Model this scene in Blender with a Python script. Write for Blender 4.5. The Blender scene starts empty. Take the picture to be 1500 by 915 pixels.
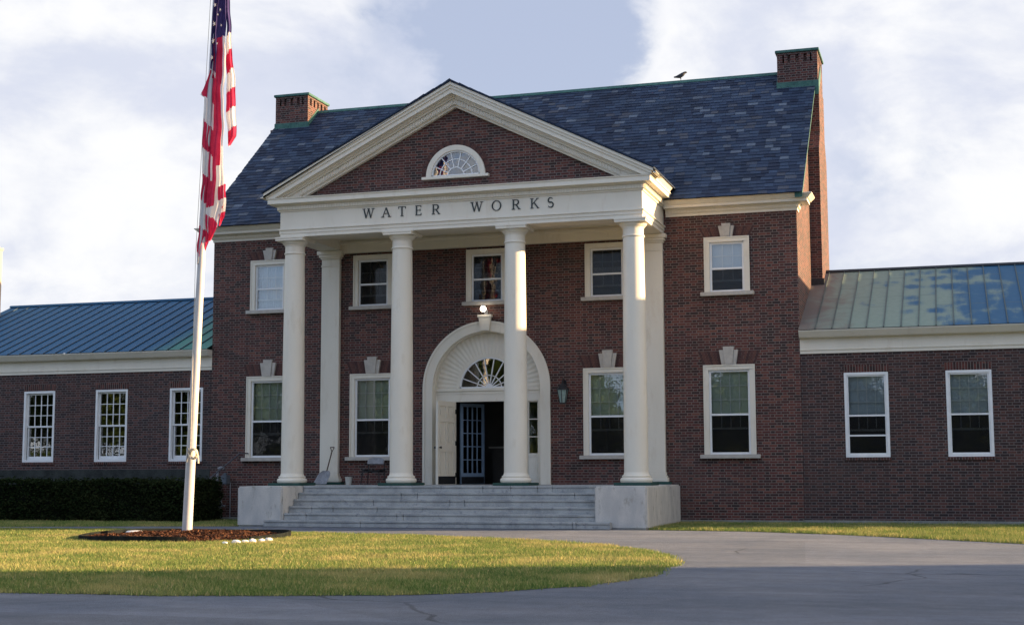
import bpy, bmesh, math, random
import numpy as np
from mathutils import Vector, Matrix
R = math.radians
random.seed(7); rng = np.random.default_rng(7)
scene = bpy.context.scene
COL = scene.collection

# ------------------------------------------------------------------ camera
cam_d = bpy.data.cameras.new('camera'); cam = bpy.data.objects.new('camera', cam_d); COL.objects.link(cam)
cam_d.sensor_width = 36; cam_d.lens = 2095.7/1500*36; cam_d.clip_end = 3000; cam_d.clip_start = .1
r_ = Vector((0.95547739, 0.29504369, -0.00349017)); u_ = Vector((0.03583409, -0.10428888, 0.99390128)); f_ = Vector((-0.29288031, 0.94977526, 0.11021829))
M = Matrix((r_, u_, -f_)).transposed().to_4x4(); M.translation = Vector((11.9785, -36.5806, 1.3328))
cam.matrix_world = M
scene.camera = cam

# ------------------------------------------------------------------ world, sun, exposure
SUN_EL, SUN_BACK = 11.5, 16.0          # degrees: height, and how far behind the facade plane
world = bpy.data.worlds.new('World'); scene.world = world; world.use_nodes = True
nt = world.node_tree; nt.nodes.clear()
def N(t, typ, **kw):
    n = t.nodes.new(typ)
    for k, v in kw.items(): setattr(n, k, v)
    return n
def setin(t, sock, v):
    if hasattr(v, 'is_linked') or isinstance(v, bpy.types.NodeSocket): t.links.new(v, sock)
    else: sock.default_value = v
def math_(t, op, a, b=None, c=None, clamp=False):
    n = N(t, 'ShaderNodeMath', operation=op); n.use_clamp = clamp
    for i, v in enumerate((a, b, c)):
        if v is not None: setin(t, n.inputs[i], v)
    return n.outputs[0]
def mixc(t, fac, a, b, blend='MIX'):
    n = N(t, 'ShaderNodeMix', data_type='RGBA', blend_type=blend)
    setin(t, n.inputs[0], fac); setin(t, n.inputs[6], a); setin(t, n.inputs[7], b)
    return n.outputs[2]
def ramp(t, fac, stops, interp='LINEAR'):
    n = N(t, 'ShaderNodeValToRGB'); cr = n.color_ramp; cr.interpolation = interp
    while len(cr.elements) < len(stops): cr.elements.new(.5)
    for e, (p, c) in zip(cr.elements, stops):
        e.position = p; e.color = (c, c, c, 1) if isinstance(c, (int, float)) else (*c, 1)
    setin(t, n.inputs[0], fac); return n.outputs[0]
def noise(t, vec, scale, detail=4, rough=.55, dist=0):
    n = N(t, 'ShaderNodeTexNoise'); setin(t, n.inputs['Vector'], vec)
    n.inputs['Scale'].default_value = scale; n.inputs['Detail'].default_value = detail
    n.inputs['Roughness'].default_value = rough; n.inputs['Distortion'].default_value = dist
    return n.outputs[0]
def smooth(t, x, a, b):
    n = N(t, 'ShaderNodeMapRange', interpolation_type='SMOOTHSTEP')
    setin(t, n.inputs[0], x); n.inputs[1].default_value = a; n.inputs[2].default_value = b
    return n.outputs[0]

sky = N(nt, 'ShaderNodeTexSky', sky_type='NISHITA', sun_disc=False)
sky.sun_elevation = R(SUN_EL); sky.sun_rotation = R(90-SUN_BACK); sky.altitude = 100; sky.air_density = 1; sky.dust_density = .6; sky.ozone_density = 1.5
tc = N(nt, 'ShaderNodeTexCoord').outputs['Generated']
sep = N(nt, 'ShaderNodeSeparateXYZ'); nt.links.new(tc, sep.inputs[0])
dx, dy, dz = sep.outputs
den = math_(nt, 'ADD', math_(nt, 'MAXIMUM', dz, 0), .22)
cb = N(nt, 'ShaderNodeCombineXYZ'); nt.links.new(math_(nt, 'DIVIDE', dx, den), cb.inputs[0]); nt.links.new(math_(nt, 'DIVIDE', dy, den), cb.inputs[1])
cp = cb.outputs[0]
mpd = N(nt, 'ShaderNodeMapping'); nt.links.new(tc, mpd.inputs[0]); mpd.inputs['Scale'].default_value = (1, 1, 1.9); mpd.inputs['Location'].default_value = (.9, .45, .62)
n1 = noise(nt, mpd.outputs[0], 3.4, 8, .6, .25)
n2 = noise(nt, mpd.outputs[0], 7.5, 7, .58, .3)
# the cloudless gap over the pediment (a direction in the sky)
gd = Vector((-0.2865, 0.9077, 0.3066)).normalized()
dp = N(nt, 'ShaderNodeVectorMath', operation='DOT_PRODUCT'); nt.links.new(tc, dp.inputs[0]); dp.inputs[1].default_value = gd
gap = smooth(nt, math_(nt, 'ADD', dp.outputs['Value'], math_(nt, 'ADD', math_(nt, 'MULTIPLY', math_(nt, 'SUBTRACT', n1, .5), .016), math_(nt, 'MULTIPLY', math_(nt, 'SUBTRACT', n2, .5), .012))), .9935, .9988)
behind = smooth(nt, dy, .25, -.5)
over = smooth(nt, dz, .45, .9)
cov = math_(nt, 'SUBTRACT', math_(nt, 'ADD', n1, .2), math_(nt, 'ADD', math_(nt, 'MULTIPLY', gap, .40), math_(nt, 'MULTIPLY', math_(nt, 'MAXIMUM', behind, over), .2)))
cmask = smooth(nt, cov, .40, .64)
shade = smooth(nt, math_(nt, 'ADD', math_(nt, 'MULTIPLY', n2, .6), math_(nt, 'MULTIPLY', n1, .4)), .41, .60)
CL = 1.0
ccol = mixc(nt, shade, (3.6, 3.8, 4.45, 1), (5.0, 5.02, 5.1, 1))
sdp = N(nt, 'ShaderNodeVectorMath', operation='DOT_PRODUCT'); nt.links.new(tc, sdp.inputs[0]); sdp.inputs[1].default_value = (.955, .24, .17)
glow = smooth(nt, sdp.outputs['Value'], .5, .97)
ccol = mixc(nt, glow, ccol, (11, 9.2, 7.2, 1))
back = math_(nt, 'MAXIMUM', behind, over)
base = mixc(nt, .75, sky.outputs[0], mixc(nt, back, (2.8, 3.05, 3.98, 1), (2.9, 4.3, 7.2, 1)))
skycol = mixc(nt, cmask, base, ccol)
bg = N(nt, 'ShaderNodeBackground'); nt.links.new(skycol, bg.inputs[0]); bg.inputs[1].default_value = .0615
out = N(nt, 'ShaderNodeOutputWorld'); nt.links.new(bg.outputs[0], out.inputs[0])

sd = bpy.data.lights.new('sun', 'SUN'); sd.energy = 5.0; sd.angle = R(.5); sd.color = (1.0, .69, .37)
sun = bpy.data.objects.new('sun', sd); COL.objects.link(sun)
sv = Vector((math.cos(R(SUN_EL))*math.cos(R(SUN_BACK)), math.cos(R(SUN_EL))*math.sin(R(SUN_BACK)), math.sin(R(SUN_EL))))
sun.rotation_euler = sv.to_track_quat('Z', 'Y').to_euler(); sun.location = (30, 0, 30)
vs = scene.view_settings; vs.view_transform = 'Standard'; vs.look = 'None'; vs.gamma = 1; vs.use_curve_mapping = False; vs.exposure = 1.7

# ------------------------------------------------------------------ materials
def newmat(name, rough=.6, spec=.4, metal=0):
    m = bpy.data.materials.new(name); m.use_nodes = True; t = m.node_tree
    b = t.nodes['Principled BSDF']; b.inputs['Roughness'].default_value = rough
    b.inputs['Specular IOR Level'].default_value = spec; b.inputs['Metallic'].default_value = metal
    pos = N(t, 'ShaderNodeNewGeometry')
    return m, t, b, pos
def bump(t, b, h, strength, dist):
    n = N(t, 'ShaderNodeBump'); n.inputs['Strength'].default_value = strength; n.inputs['Distance'].default_value = dist
    t.links.new(h, n.inputs['Height']); t.links.new(n.outputs[0], b.inputs['Normal'])
def mottled(name, c1, c2, scale=3, rough=.6, spec=.4, metal=0, bumps=0, fine=40, streak=False, c3=None, stretch=.16):
    m, t, b, g = newmat(name, rough, spec, metal)
    v = g.outputs['Position']
    if streak:
        mp = N(t, 'ShaderNodeMapping'); t.links.new(v, mp.inputs[0]); mp.inputs['Scale'].default_value = (1, 1, stretch); v = mp.outputs[0]
    n = noise(t, v, scale, 6, .6); nf = noise(t, g.outputs['Position'], fine, 4, .6)
    f = smooth(t, math_(t, 'ADD', math_(t, 'MULTIPLY', n, .7), math_(t, 'MULTIPLY', nf, .3)), .36, .64)
    c = mixc(t, f, (*c1, 1), (*c2, 1))
    if c3:
        c = mixc(t, smooth(t, noise(t, v, scale*2.3, 5, .65), .55, .68), c, (*c3, 1))
    t.links.new(c, b.inputs['Base Color'])
    if bumps: bump(t, b, nf, bumps, .01)
    return m
def brickmat(name, vertical=False, ramp_stops=None, scale=1.0, mort=(.185, .156, .140)):
    m, t, b, g = newmat(name, .8, .25)
    s = N(t, 'ShaderNodeSeparateXYZ'); t.links.new(g.outputs['Position'], s.inputs[0])
    nn = N(t, 'ShaderNodeSeparateXYZ'); t.links.new(g.outputs['True Normal'], nn.inputs[0])
    side = math_(t, 'GREATER_THAN', math_(t, 'ABSOLUTE', nn.outputs[0]), .7)
    mx = N(t, 'ShaderNodeMix', data_type='FLOAT'); t.links.new(side, mx.inputs[0]); t.links.new(s.outputs[0], mx.inputs[2]); t.links.new(s.outputs[1], mx.inputs[3])
    U, V = mx.outputs[0], s.outputs[2]
    ROW, PER = .0685*scale, .325*scale
    if vertical:
        U, V = V, U
    vr = math_(t, 'DIVIDE', V, ROW); row = math_(t, 'FLOOR', vr); fr = math_(t, 'FRACT', vr)
    uu = math_(t, 'ADD', math_(t, 'DIVIDE', U, PER), math_(t, 'MULTIPLY', row, 0 if vertical else .5))
    idn = math_(t, 'FLOOR', uu); f = math_(t, 'FRACT', uu)
    head = math_(t, 'GREATER_THAN', f, .665)
    # distance to joints
    du = math_(t, 'MINIMUM', math_(t, 'MINIMUM', f, math_(t, 'ABSOLUTE', math_(t, 'SUBTRACT', f, .665))), math_(t, 'SUBTRACT', 1, f))
    dv = math_(t, 'MINIMUM', fr, math_(t, 'SUBTRACT', 1, fr))
    mu = smooth(t, math_(t, 'MULTIPLY', du, PER),   .0098*scale, .0055*scale)
    mv = smooth(t, math_(t, 'MULTIPLY', dv, ROW),   .0098*scale, .0055*scale)
    mortar = math_(t, 'MAXIMUM', mu, mv) if not vertical else mv
    cv = N(t, 'ShaderNodeCombineXYZ'); t.links.new(idn, cv.inputs[0]); t.links.new(row, cv.inputs[1]); t.links.new(math_(t, 'ADD', head, math_(t, 'MULTIPLY', side, 5)), cv.inputs[2])
    wn = N(t, 'ShaderNodeTexWhiteNoise', noise_dimensions='3D'); t.links.new(cv.outputs[0], wn.inputs['Vector'])
    rv = math_(t, 'SUBTRACT', wn.outputs['Value'], math_(t, 'MULTIPLY', head, .10), clamp=True)
    col = ramp(t, rv, ramp_stops or [(0, (.036, .023, .022)), (.25, (.058, .027, .025)), (.5, (.082, .030, .027)), (.8, (.115, .039, .032)), (1, (.15, .060, .045))])
    big = noise(t, g.outputs['Position'], .55, 4, .6); fine = noise(t, g.outputs['Position'], 60, 3, .6)
    col = mixc(t, 1, col, ramp(t, big, [(.3, .8), (.7, 1.15)]), 'MULTIPLY')
    col = mixc(t, 1, col, ramp(t, fine, [(.3, .8), (.7, 1.2)]), 'MULTIPLY')
    col = mixc(t, math_(t, 'MULTIPLY', mortar, math_(t, 'ADD', .55, math_(t, 'MULTIPLY', big, .6)), clamp=True), col, (*mort, 1))
    mp = N(t, 'ShaderNodeMapping'); t.links.new(g.outputs['Position'], mp.inputs[0]); mp.inputs['Scale'].default_value = (2.2, 2.2, .35)
    run = smooth(t, noise(t, mp.outputs[0], 1.0, 6, .65), .56, .72)      # runoff streaks
    damp = smooth(t, noise(t, g.outputs['Position'], .33, 6, .65, .4), .54, .66)
    col = mixc(t, math_(t, 'MULTIPLY', run, .30), col, (.035, .028, .028, 1)); col = mixc(t, math_(t, 'MULTIPLY', damp, .28), col, (.06, .052, .05, 1))
    pale = smooth(t, noise(t, g.outputs['Position'], 1.4, 7, .7), .63, .74)
    col = mixc(t, math_(t, 'MULTIPLY', pale, .22), col, (.24, .20, .18, 1))
    t.links.new(col, b.inputs['Base Color'])
    h = math_(t, 'ADD', math_(t, 'SUBTRACT', 1, mortar), math_(t, 'MULTIPLY', fine, .4))
    bump(t, b, h, .5, .006)
    return m
BRICK = brickmat('brick')
WBRICK = brickmat('brown_brick', ramp_stops=[(0, (.030, .021, .023)), (.3, (.046, .026, .025)), (.6, (.064, .031, .028)), (1, (.105, .047, .040))], mort=(.15, .13, .125))
SOLDIER = brickmat('soldier_brick', vertical=True)
CREAM = mottled('cream_paint', (.69, .645, .545), (.735, .69, .59), 1.6, .5, .35, bumps=.06, c3=(.665, .61, .505), streak=True, stretch=.3)
WHITE = mottled('white_paint', (.70, .71, .71), (.77, .78, .78), 5, .4)
CAST = mottled('cast_stone', (.40, .37, .33), (.48, .45, .40), 6, .75, .25, bumps=.2)
STONE = mottled('step_stone', (.26, .275, .28), (.39, .40, .395), 2.5, .8, .2, bumps=.25, c3=(.235, .25, .26))
CONC = mottled('weathered_concrete', (.40, .40, .39), (.54, .525, .49), 2.6, .85, .15, bumps=.3, streak=True, c3=(.31, .30, .27), stretch=.4)
WTAB = mottled('water_table_stone', (.17, .18, .17), (.27, .27, .25), 4, .85, .15, bumps=.2)
MOSS = mottled('mossy_stone', (.022, .026, .025), (.05, .056, .053), 2.5, .85, .15, bumps=.2)
GREEN = mottled('green_paint', (.010, .048, .039), (.018, .068, .054), 6, .5)
IRON = mottled('black_iron', (.008, .009, .011), (.018, .02, .024), 12, .5)
GREYMETAL = mottled('grey_metal', (.16, .17, .19), (.26, .27, .29), 9, .5, .5)
COPPER = mottled('verdigris_copper', (.03, .10, .088), (.065, .16, .135), 5, .6, .3, c3=(.02, .05, .05))
BLIND = mottled('blind_and_reflection', (.53, .60, .49), (.60, .66, .55), 2, .8, .1)
BLINDREFLECT = mottled('pale_blind_reflection', (.54, .61, .67), (.60, .66, .72), 2, .8, .1)
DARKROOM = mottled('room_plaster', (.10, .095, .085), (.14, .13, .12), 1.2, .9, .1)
WOOD = mottled('dark_wood', (.05, .035, .025), (.09, .06, .04), 5, .6)
BLUEDOOR = mottled('blue_grey_paint', (.17, .24, .33), (.21, .29, .39), 4, .5)
ALU = mottled('pole_aluminium', (.44, .43, .44), (.52, .51, .51), 3, .35, .5)
ROPE = mottled('rope', (.6, .52, .4), (.72, .65, .52), 30, .9, .1)
BRONZE = mottled('weathered_bronze', (.030, .040, .042), (.05, .062, .062), 12, .6)
EDGING = mottled('black_edging', (.010, .012, .012), (.022, .026, .025), 8, .95, .05)
def cloth(name, c1, c2):
    m = mottled(name, c1, c2, 5, .8, .1); t = m.node_tree; b = t.nodes['Principled BSDF']; o = t.nodes['Material Output']
    tl = N(t, 'ShaderNodeBsdfTranslucent'); t.links.new(b.inputs['Base Color'].links[0].from_socket, tl.inputs[0])
    mx = N(t, 'ShaderNodeMixShader'); mx.inputs[0].default_value = .35; t.links.new(b.outputs[0], mx.inputs[1]); t.links.new(tl.outputs[0], mx.inputs[2]); t.links.new(mx.outputs[0], o.inputs[0])
    return m
RED = cloth('flag_red', (.55, .03, .085), (.66, .05, .12)); FWHITE = cloth('flag_white', (.76, .72, .70), (.83, .80, .79)); BLUE = cloth('flag_blue', (.06, .045, .15), (.085, .065, .20))
TERRA = mottled('tan_render', (.50, .40, .28), (.58, .47, .33), 3, .8, .2)
BIRDM = mottled('black_feathers', (.012, .012, .016), (.03, .03, .036), 20, .5)
WHITESTONE = mottled('white_stone', (.62, .61, .58), (.78, .77, .74), 12, .8, .2, bumps=.3)
CREAMPOT = mottled('cream_plastic', (.42, .42, .38), (.52, .52, .47), 10, .5)
SOIL = mottled('soil', (.07, .055, .035), (.12, .09, .055), 6, .95, .1, bumps=.5)
GRASSBASE = mottled('turf', (.055, .08, .025), (.12, .12, .045), 1.2, .95, .1, bumps=.6, c3=(.20, .16, .075))

def glassmat():
    m = bpy.data.materials.new('window_glass'); m.use_nodes = True; t = m.node_tree; t.nodes.clear()
    tr = N(t, 'ShaderNodeBsdfTransparent'); tr.inputs[0].default_value = (.95, .97, .96, 1)
    gl = N(t, 'ShaderNodeBsdfGlossy'); gl.inputs['Roughness'].default_value = .015
    fr = N(t, 'ShaderNodeFresnel'); fr.inputs[0].default_value = 1.5
    g = N(t, 'ShaderNodeNewGeometry'); bp = N(t, 'ShaderNodeBump'); bp.inputs['Strength'].default_value = .06; bp.inputs['Distance'].default_value = .02
    t.links.new(noise(t, g.outputs['Position'], 3.2, 2), bp.inputs['Height']); t.links.new(bp.outputs[0], gl.inputs['Normal'])
    mx = N(t, 'ShaderNodeMixShader'); t.links.new(math_(t, 'MULTIPLY', fr.outputs[0], 3.4, clamp=True), mx.inputs[0])
    t.links.new(tr.outputs[0], mx.inputs[1]); t.links.new(gl.outputs[0], mx.inputs[2])
    o = N(t, 'ShaderNodeOutputMaterial'); t.links.new(mx.outputs[0], o.inputs[0]); return m
GLASS = glassmat()
def screenmat():
    m = bpy.data.materials.new('insect_and_dimming_screen'); m.use_nodes = True; t = m.node_tree; t.nodes.clear()
    tr = N(t, 'ShaderNodeBsdfTransparent'); df = N(t, 'ShaderNodeBsdfDiffuse'); g = N(t, 'ShaderNodeNewGeometry')
    t.links.new(ramp(t, noise(t, g.outputs['Position'], 6), [(0, .012), (1, .03)]), df.inputs[0])
    mx = N(t, 'ShaderNodeMixShader'); mx.inputs[0].default_value = .42; t.links.new(tr.outputs[0], mx.inputs[1]); t.links.new(df.outputs[0], mx.inputs[2])
    o = N(t, 'ShaderNodeOutputMaterial'); t.links.new(mx.outputs[0], o.inputs[0]); return m
SCREEN = screenmat()

def slatemat():
    m, t, b, g = newmat('slate', .7, .2)
    a = N(t, 'ShaderNodeAttribute', attribute_name='tone')
    c = ramp(t, a.outputs['Fac'], [(0, (.012, .019, .040)), (.4, (.021, .035, .068)), (.7, (.034, .055, .095)), (.88, (.054, .057, .072)), (1, (.095, .118, .155))])
    big = noise(t, g.outputs['Position'], .7, 5, .6); fine = noise(t, g.outputs['Position'], 35, 4, .6)
    c = mixc(t, 1, c, ramp(t, big, [(.3, .75), (.7, 1.25)]), 'MULTIPLY')
    c = mixc(t, 1, c, ramp(t, fine, [(.3, .7), (.7, 1.3)]), 'MULTIPLY')
    t.links.new(c, b.inputs['Base Color']); bump(t, b, fine, .4, .006); return m
SLATE = slatemat()

def seamroof(name, blue_bias):
    m, t, b, g = newmat(name, .65, .15)
    a = N(t, 'ShaderNodeAttribute', attribute_name='tone')
    P = g.outputs['Position']
    s = N(t, 'ShaderNodeSeparateXYZ'); t.links.new(P, s.inputs[0])
    n = noise(t, P, .9, 6, .62, .6); nf = noise(t, P, 7, 5, .6)
    blotch = N(t, 'ShaderNodeTexVoronoi'); t.links.new(P, blotch.inputs['Vector']); blotch.inputs['Scale'].default_value = 1.7
    k = math_(t, 'ADD', math_(t, 'ADD', math_(t, 'MULTIPLY', n, .8), math_(t, 'MULTIPLY', nf, .25)), math_(t, 'MULTIPLY', a.outputs['Fac'], .12))
    if blue_bias is None:      # right wing: green copper near the house, blue sheets further out
        grad = math_(t, 'MULTIPLY', math_(t, 'SUBTRACT', s.outputs[0], 11.5), .16)
        k = math_(t, 'ADD', k, math_(t, 'ADD', grad, math_(t, 'MULTIPLY', math_(t, 'SUBTRACT', .42, blotch.outputs['Distance']), .55)))
        mps = N(t, 'ShaderNodeMapping'); t.links.new(P, mps.inputs[0]); mps.inputs['Scale'].default_value = (3.0, .5, .5)
        k = math_(t, 'ADD', k, math_(t, 'MULTIPLY', math_(t, 'SUBTRACT', noise(t, mps.outputs[0], 1.3, 6, .65), .5), .5))
        f = smooth(t, k, .44, .78)
    else:
        grad = math_(t, 'MULTIPLY', math_(t, 'SUBTRACT', -9.6, s.outputs[0]), .28)
        f = smooth(t, math_(t, 'ADD', math_(t, 'MULTIPLY', k, .5), grad), .15, .5)
    green = mixc(t, nf, (.15, .205, .17, 1), (.225, .285, .235, 1)) if blue_bias is None else mixc(t, nf, (.05, .17, .14, 1), (.08, .23, .19, 1))
    blue = mixc(t, nf, (.02, .082, .155, 1), (.038, .118, .21, 1))
    if blue_bias is None:
        brown = smooth(t, math_(t, 'ADD', math_(t, 'MULTIPLY', math_(t, 'SUBTRACT', 9.7, s.outputs[0]), .30), n), .52, .9)
        green = mixc(t, brown, green, (.15, .125, .11, 1))
    c = mixc(t, f, green, blue)
    t.links.new(c, b.inputs['Base Color']); return m
ROOF_R = seamroof('patinated_copper_roof', None)
ROOF_L = seamroof('blue_metal_roof', 1)

SEAM_R = mottled('dark_seam_patina', (.05, .075, .07), (.085, .11, .10), 3, .6, .3)
SEAM_L = mottled('dark_seam_blue', (.018, .035, .06), (.03, .055, .085), 3, .6, .3)

def asphaltmat():
    m, t, b, g = newmat('asphalt', .85, .35)
    P = g.outputs['Position']
    n = noise(t, P, .35, 6, .6); mid = noise(t, P, 4, 5, .6); f = noise(t, P, 95, 3, .7); f2 = noise(t, P, 260, 2, .7)
    c = mixc(t, smooth(t, n, .35, .65), (.118, .138, .176, 1), (.175, .188, .218, 1))
    c = mixc(t, 1, c, ramp(t, f, [(.3, .68), (.7, 1.34)]), 'MULTIPLY')
    c = mixc(t, 1, c, ramp(t, mid, [(.3, .88), (.7, 1.12)]), 'MULTIPLY')
    pt = N(t, 'ShaderNodeTexVoronoi'); t.links.new(P, pt.inputs['Vector']); pt.inputs['Scale'].default_value = .16
    pr = N(t, 'ShaderNodeSeparateColor'); t.links.new(pt.outputs['Color'], pr.inputs[0])
    c = mixc(t, 1, c, ramp(t, pr.outputs[0], [(0, .90), (1, 1.08)]), 'MULTIPLY')
    oil = smooth(t, noise(t, P, .8, 6, .7, .5), .62, .72); c = mixc(t, math_(t, 'MULTIPLY', oil, .35), c, (.05, .052, .06, 1))
    mpt = N(t, 'ShaderNodeMapping'); t.links.new(P, mpt.inputs[0]); mpt.inputs['Scale'].default_value = (.12, 1.5, 1); mpt.inputs['Rotation'].default_value = (0, 0, .12)
    c = mixc(t, 1, c, ramp(t, noise(t, mpt.outputs[0], 1.2, 5, .6), [(.3, .86), (.7, 1.14)]), 'MULTIPLY')
    grit = smooth(t, noise(t, P, 38, 3, .7), .66, .72); c = mixc(t, math_(t, 'MULTIPLY', grit, .5), c, (.30, .29, .27, 1))
    # long wandering cracks and a few sealed patches
    d = N(t, 'ShaderNodeMix', data_type='VECTOR'); d.inputs[0].default_value = .35
    nz = N(t, 'ShaderNodeTexNoise'); t.links.new(P, nz.inputs['Vector']); nz.inputs['Scale'].default_value = .9; nz.inputs['Detail'].default_value = 6
    t.links.new(P, d.inputs[4]); t.links.new(nz.outputs['Color'], d.inputs[5])
    vo = N(t, 'ShaderNodeTexVoronoi', feature='DISTANCE_TO_EDGE'); t.links.new(d.outputs[1], vo.inputs['Vector']); vo.inputs['Scale'].default_value = .27
    crack = math_(t, 'MULTIPLY', smooth(t, vo.outputs['Distance'], .006, .002), smooth(t, noise(t, P, .22, 2), .5, .62))
    c = mixc(t, math_(t, 'MULTIPLY', crack, .65), c, (.03, .03, .032, 1))
    t.links.new(c, b.inputs['Base Color'])
    hh = math_(t, 'ADD', f, math_(t, 'MULTIPLY', f2, .5)); bump(t, b, hh, 1.0, .022); return m
ASPHALT = asphaltmat()

def blademat(name, lo, hi, dry, trans=.25):
    m = bpy.data.materials.new(name); m.use_nodes = True; t = m.node_tree; t.nodes.clear()
    g = N(t, 'ShaderNodeNewGeometry'); a = N(t, 'ShaderNodeAttribute', attribute_name='tone')
    c = ramp(t, a.outputs['Fac'], [(0, lo), (.6, hi), (1, dry)])
    big = smooth(t, noise(t, g.outputs['Position'], .55, 6, .65), .46, .70)
    c = mixc(t, math_(t, 'MULTIPLY', big, .55), c, (*dry, 1))
    df = N(t, 'ShaderNodeBsdfDiffuse'); tl = N(t, 'ShaderNodeBsdfTranslucent')
    t.links.new(c, df.inputs[0]); t.links.new(c, tl.inputs[0])
    mx = N(t, 'ShaderNodeMixShader'); mx.inputs[0].default_value = trans
    t.links.new(df.outputs[0], mx.inputs[1]); t.links.new(tl.outputs[0], mx.inputs[2])
    o = N(t, 'ShaderNodeOutputMaterial'); t.links.new(mx.outputs[0], o.inputs[0]); return m
BLADE = blademat('grass_blades', (.07, .145, .04), (.215, .265, .08), (.60, .46, .215))
LEAF = blademat('leaves', (.022, .042, .012), (.045, .075, .02), (.07, .09, .025))
YEW = blademat('hedge_leaves', (.007, .014, .006), (.018, .030, .012), (.035, .042, .018), .1)
CHIP = blademat('bark_chips', (.030, .014, .010), (.075, .034, .022), (.15, .075, .045), 0)
BARK = mottled('bark', (.06, .045, .035), (.10, .08, .06), 8, .9, .1, bumps=.6)
LAMP = bpy.data.materials.new('lit_lamp'); LAMP.use_nodes = True
_b = LAMP.node_tree.nodes['Principled BSDF']; _b.inputs['Emission Color'].default_value = (1, .86, .68, 1); _b.inputs['Emission Strength'].default_value = 3.2
_n = noise(LAMP.node_tree, N(LAMP.node_tree, 'ShaderNodeTexCoord').outputs['Object'], 3); LAMP.node_tree.links.new(ramp(LAMP.node_tree, _n, [(0, .8), (1, .9)]), _b.inputs['Base Color'])
PALEGLASS = mottled('lantern_glass', (.20, .29, .27), (.27, .36, .34), 20, .25, .5)

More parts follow.
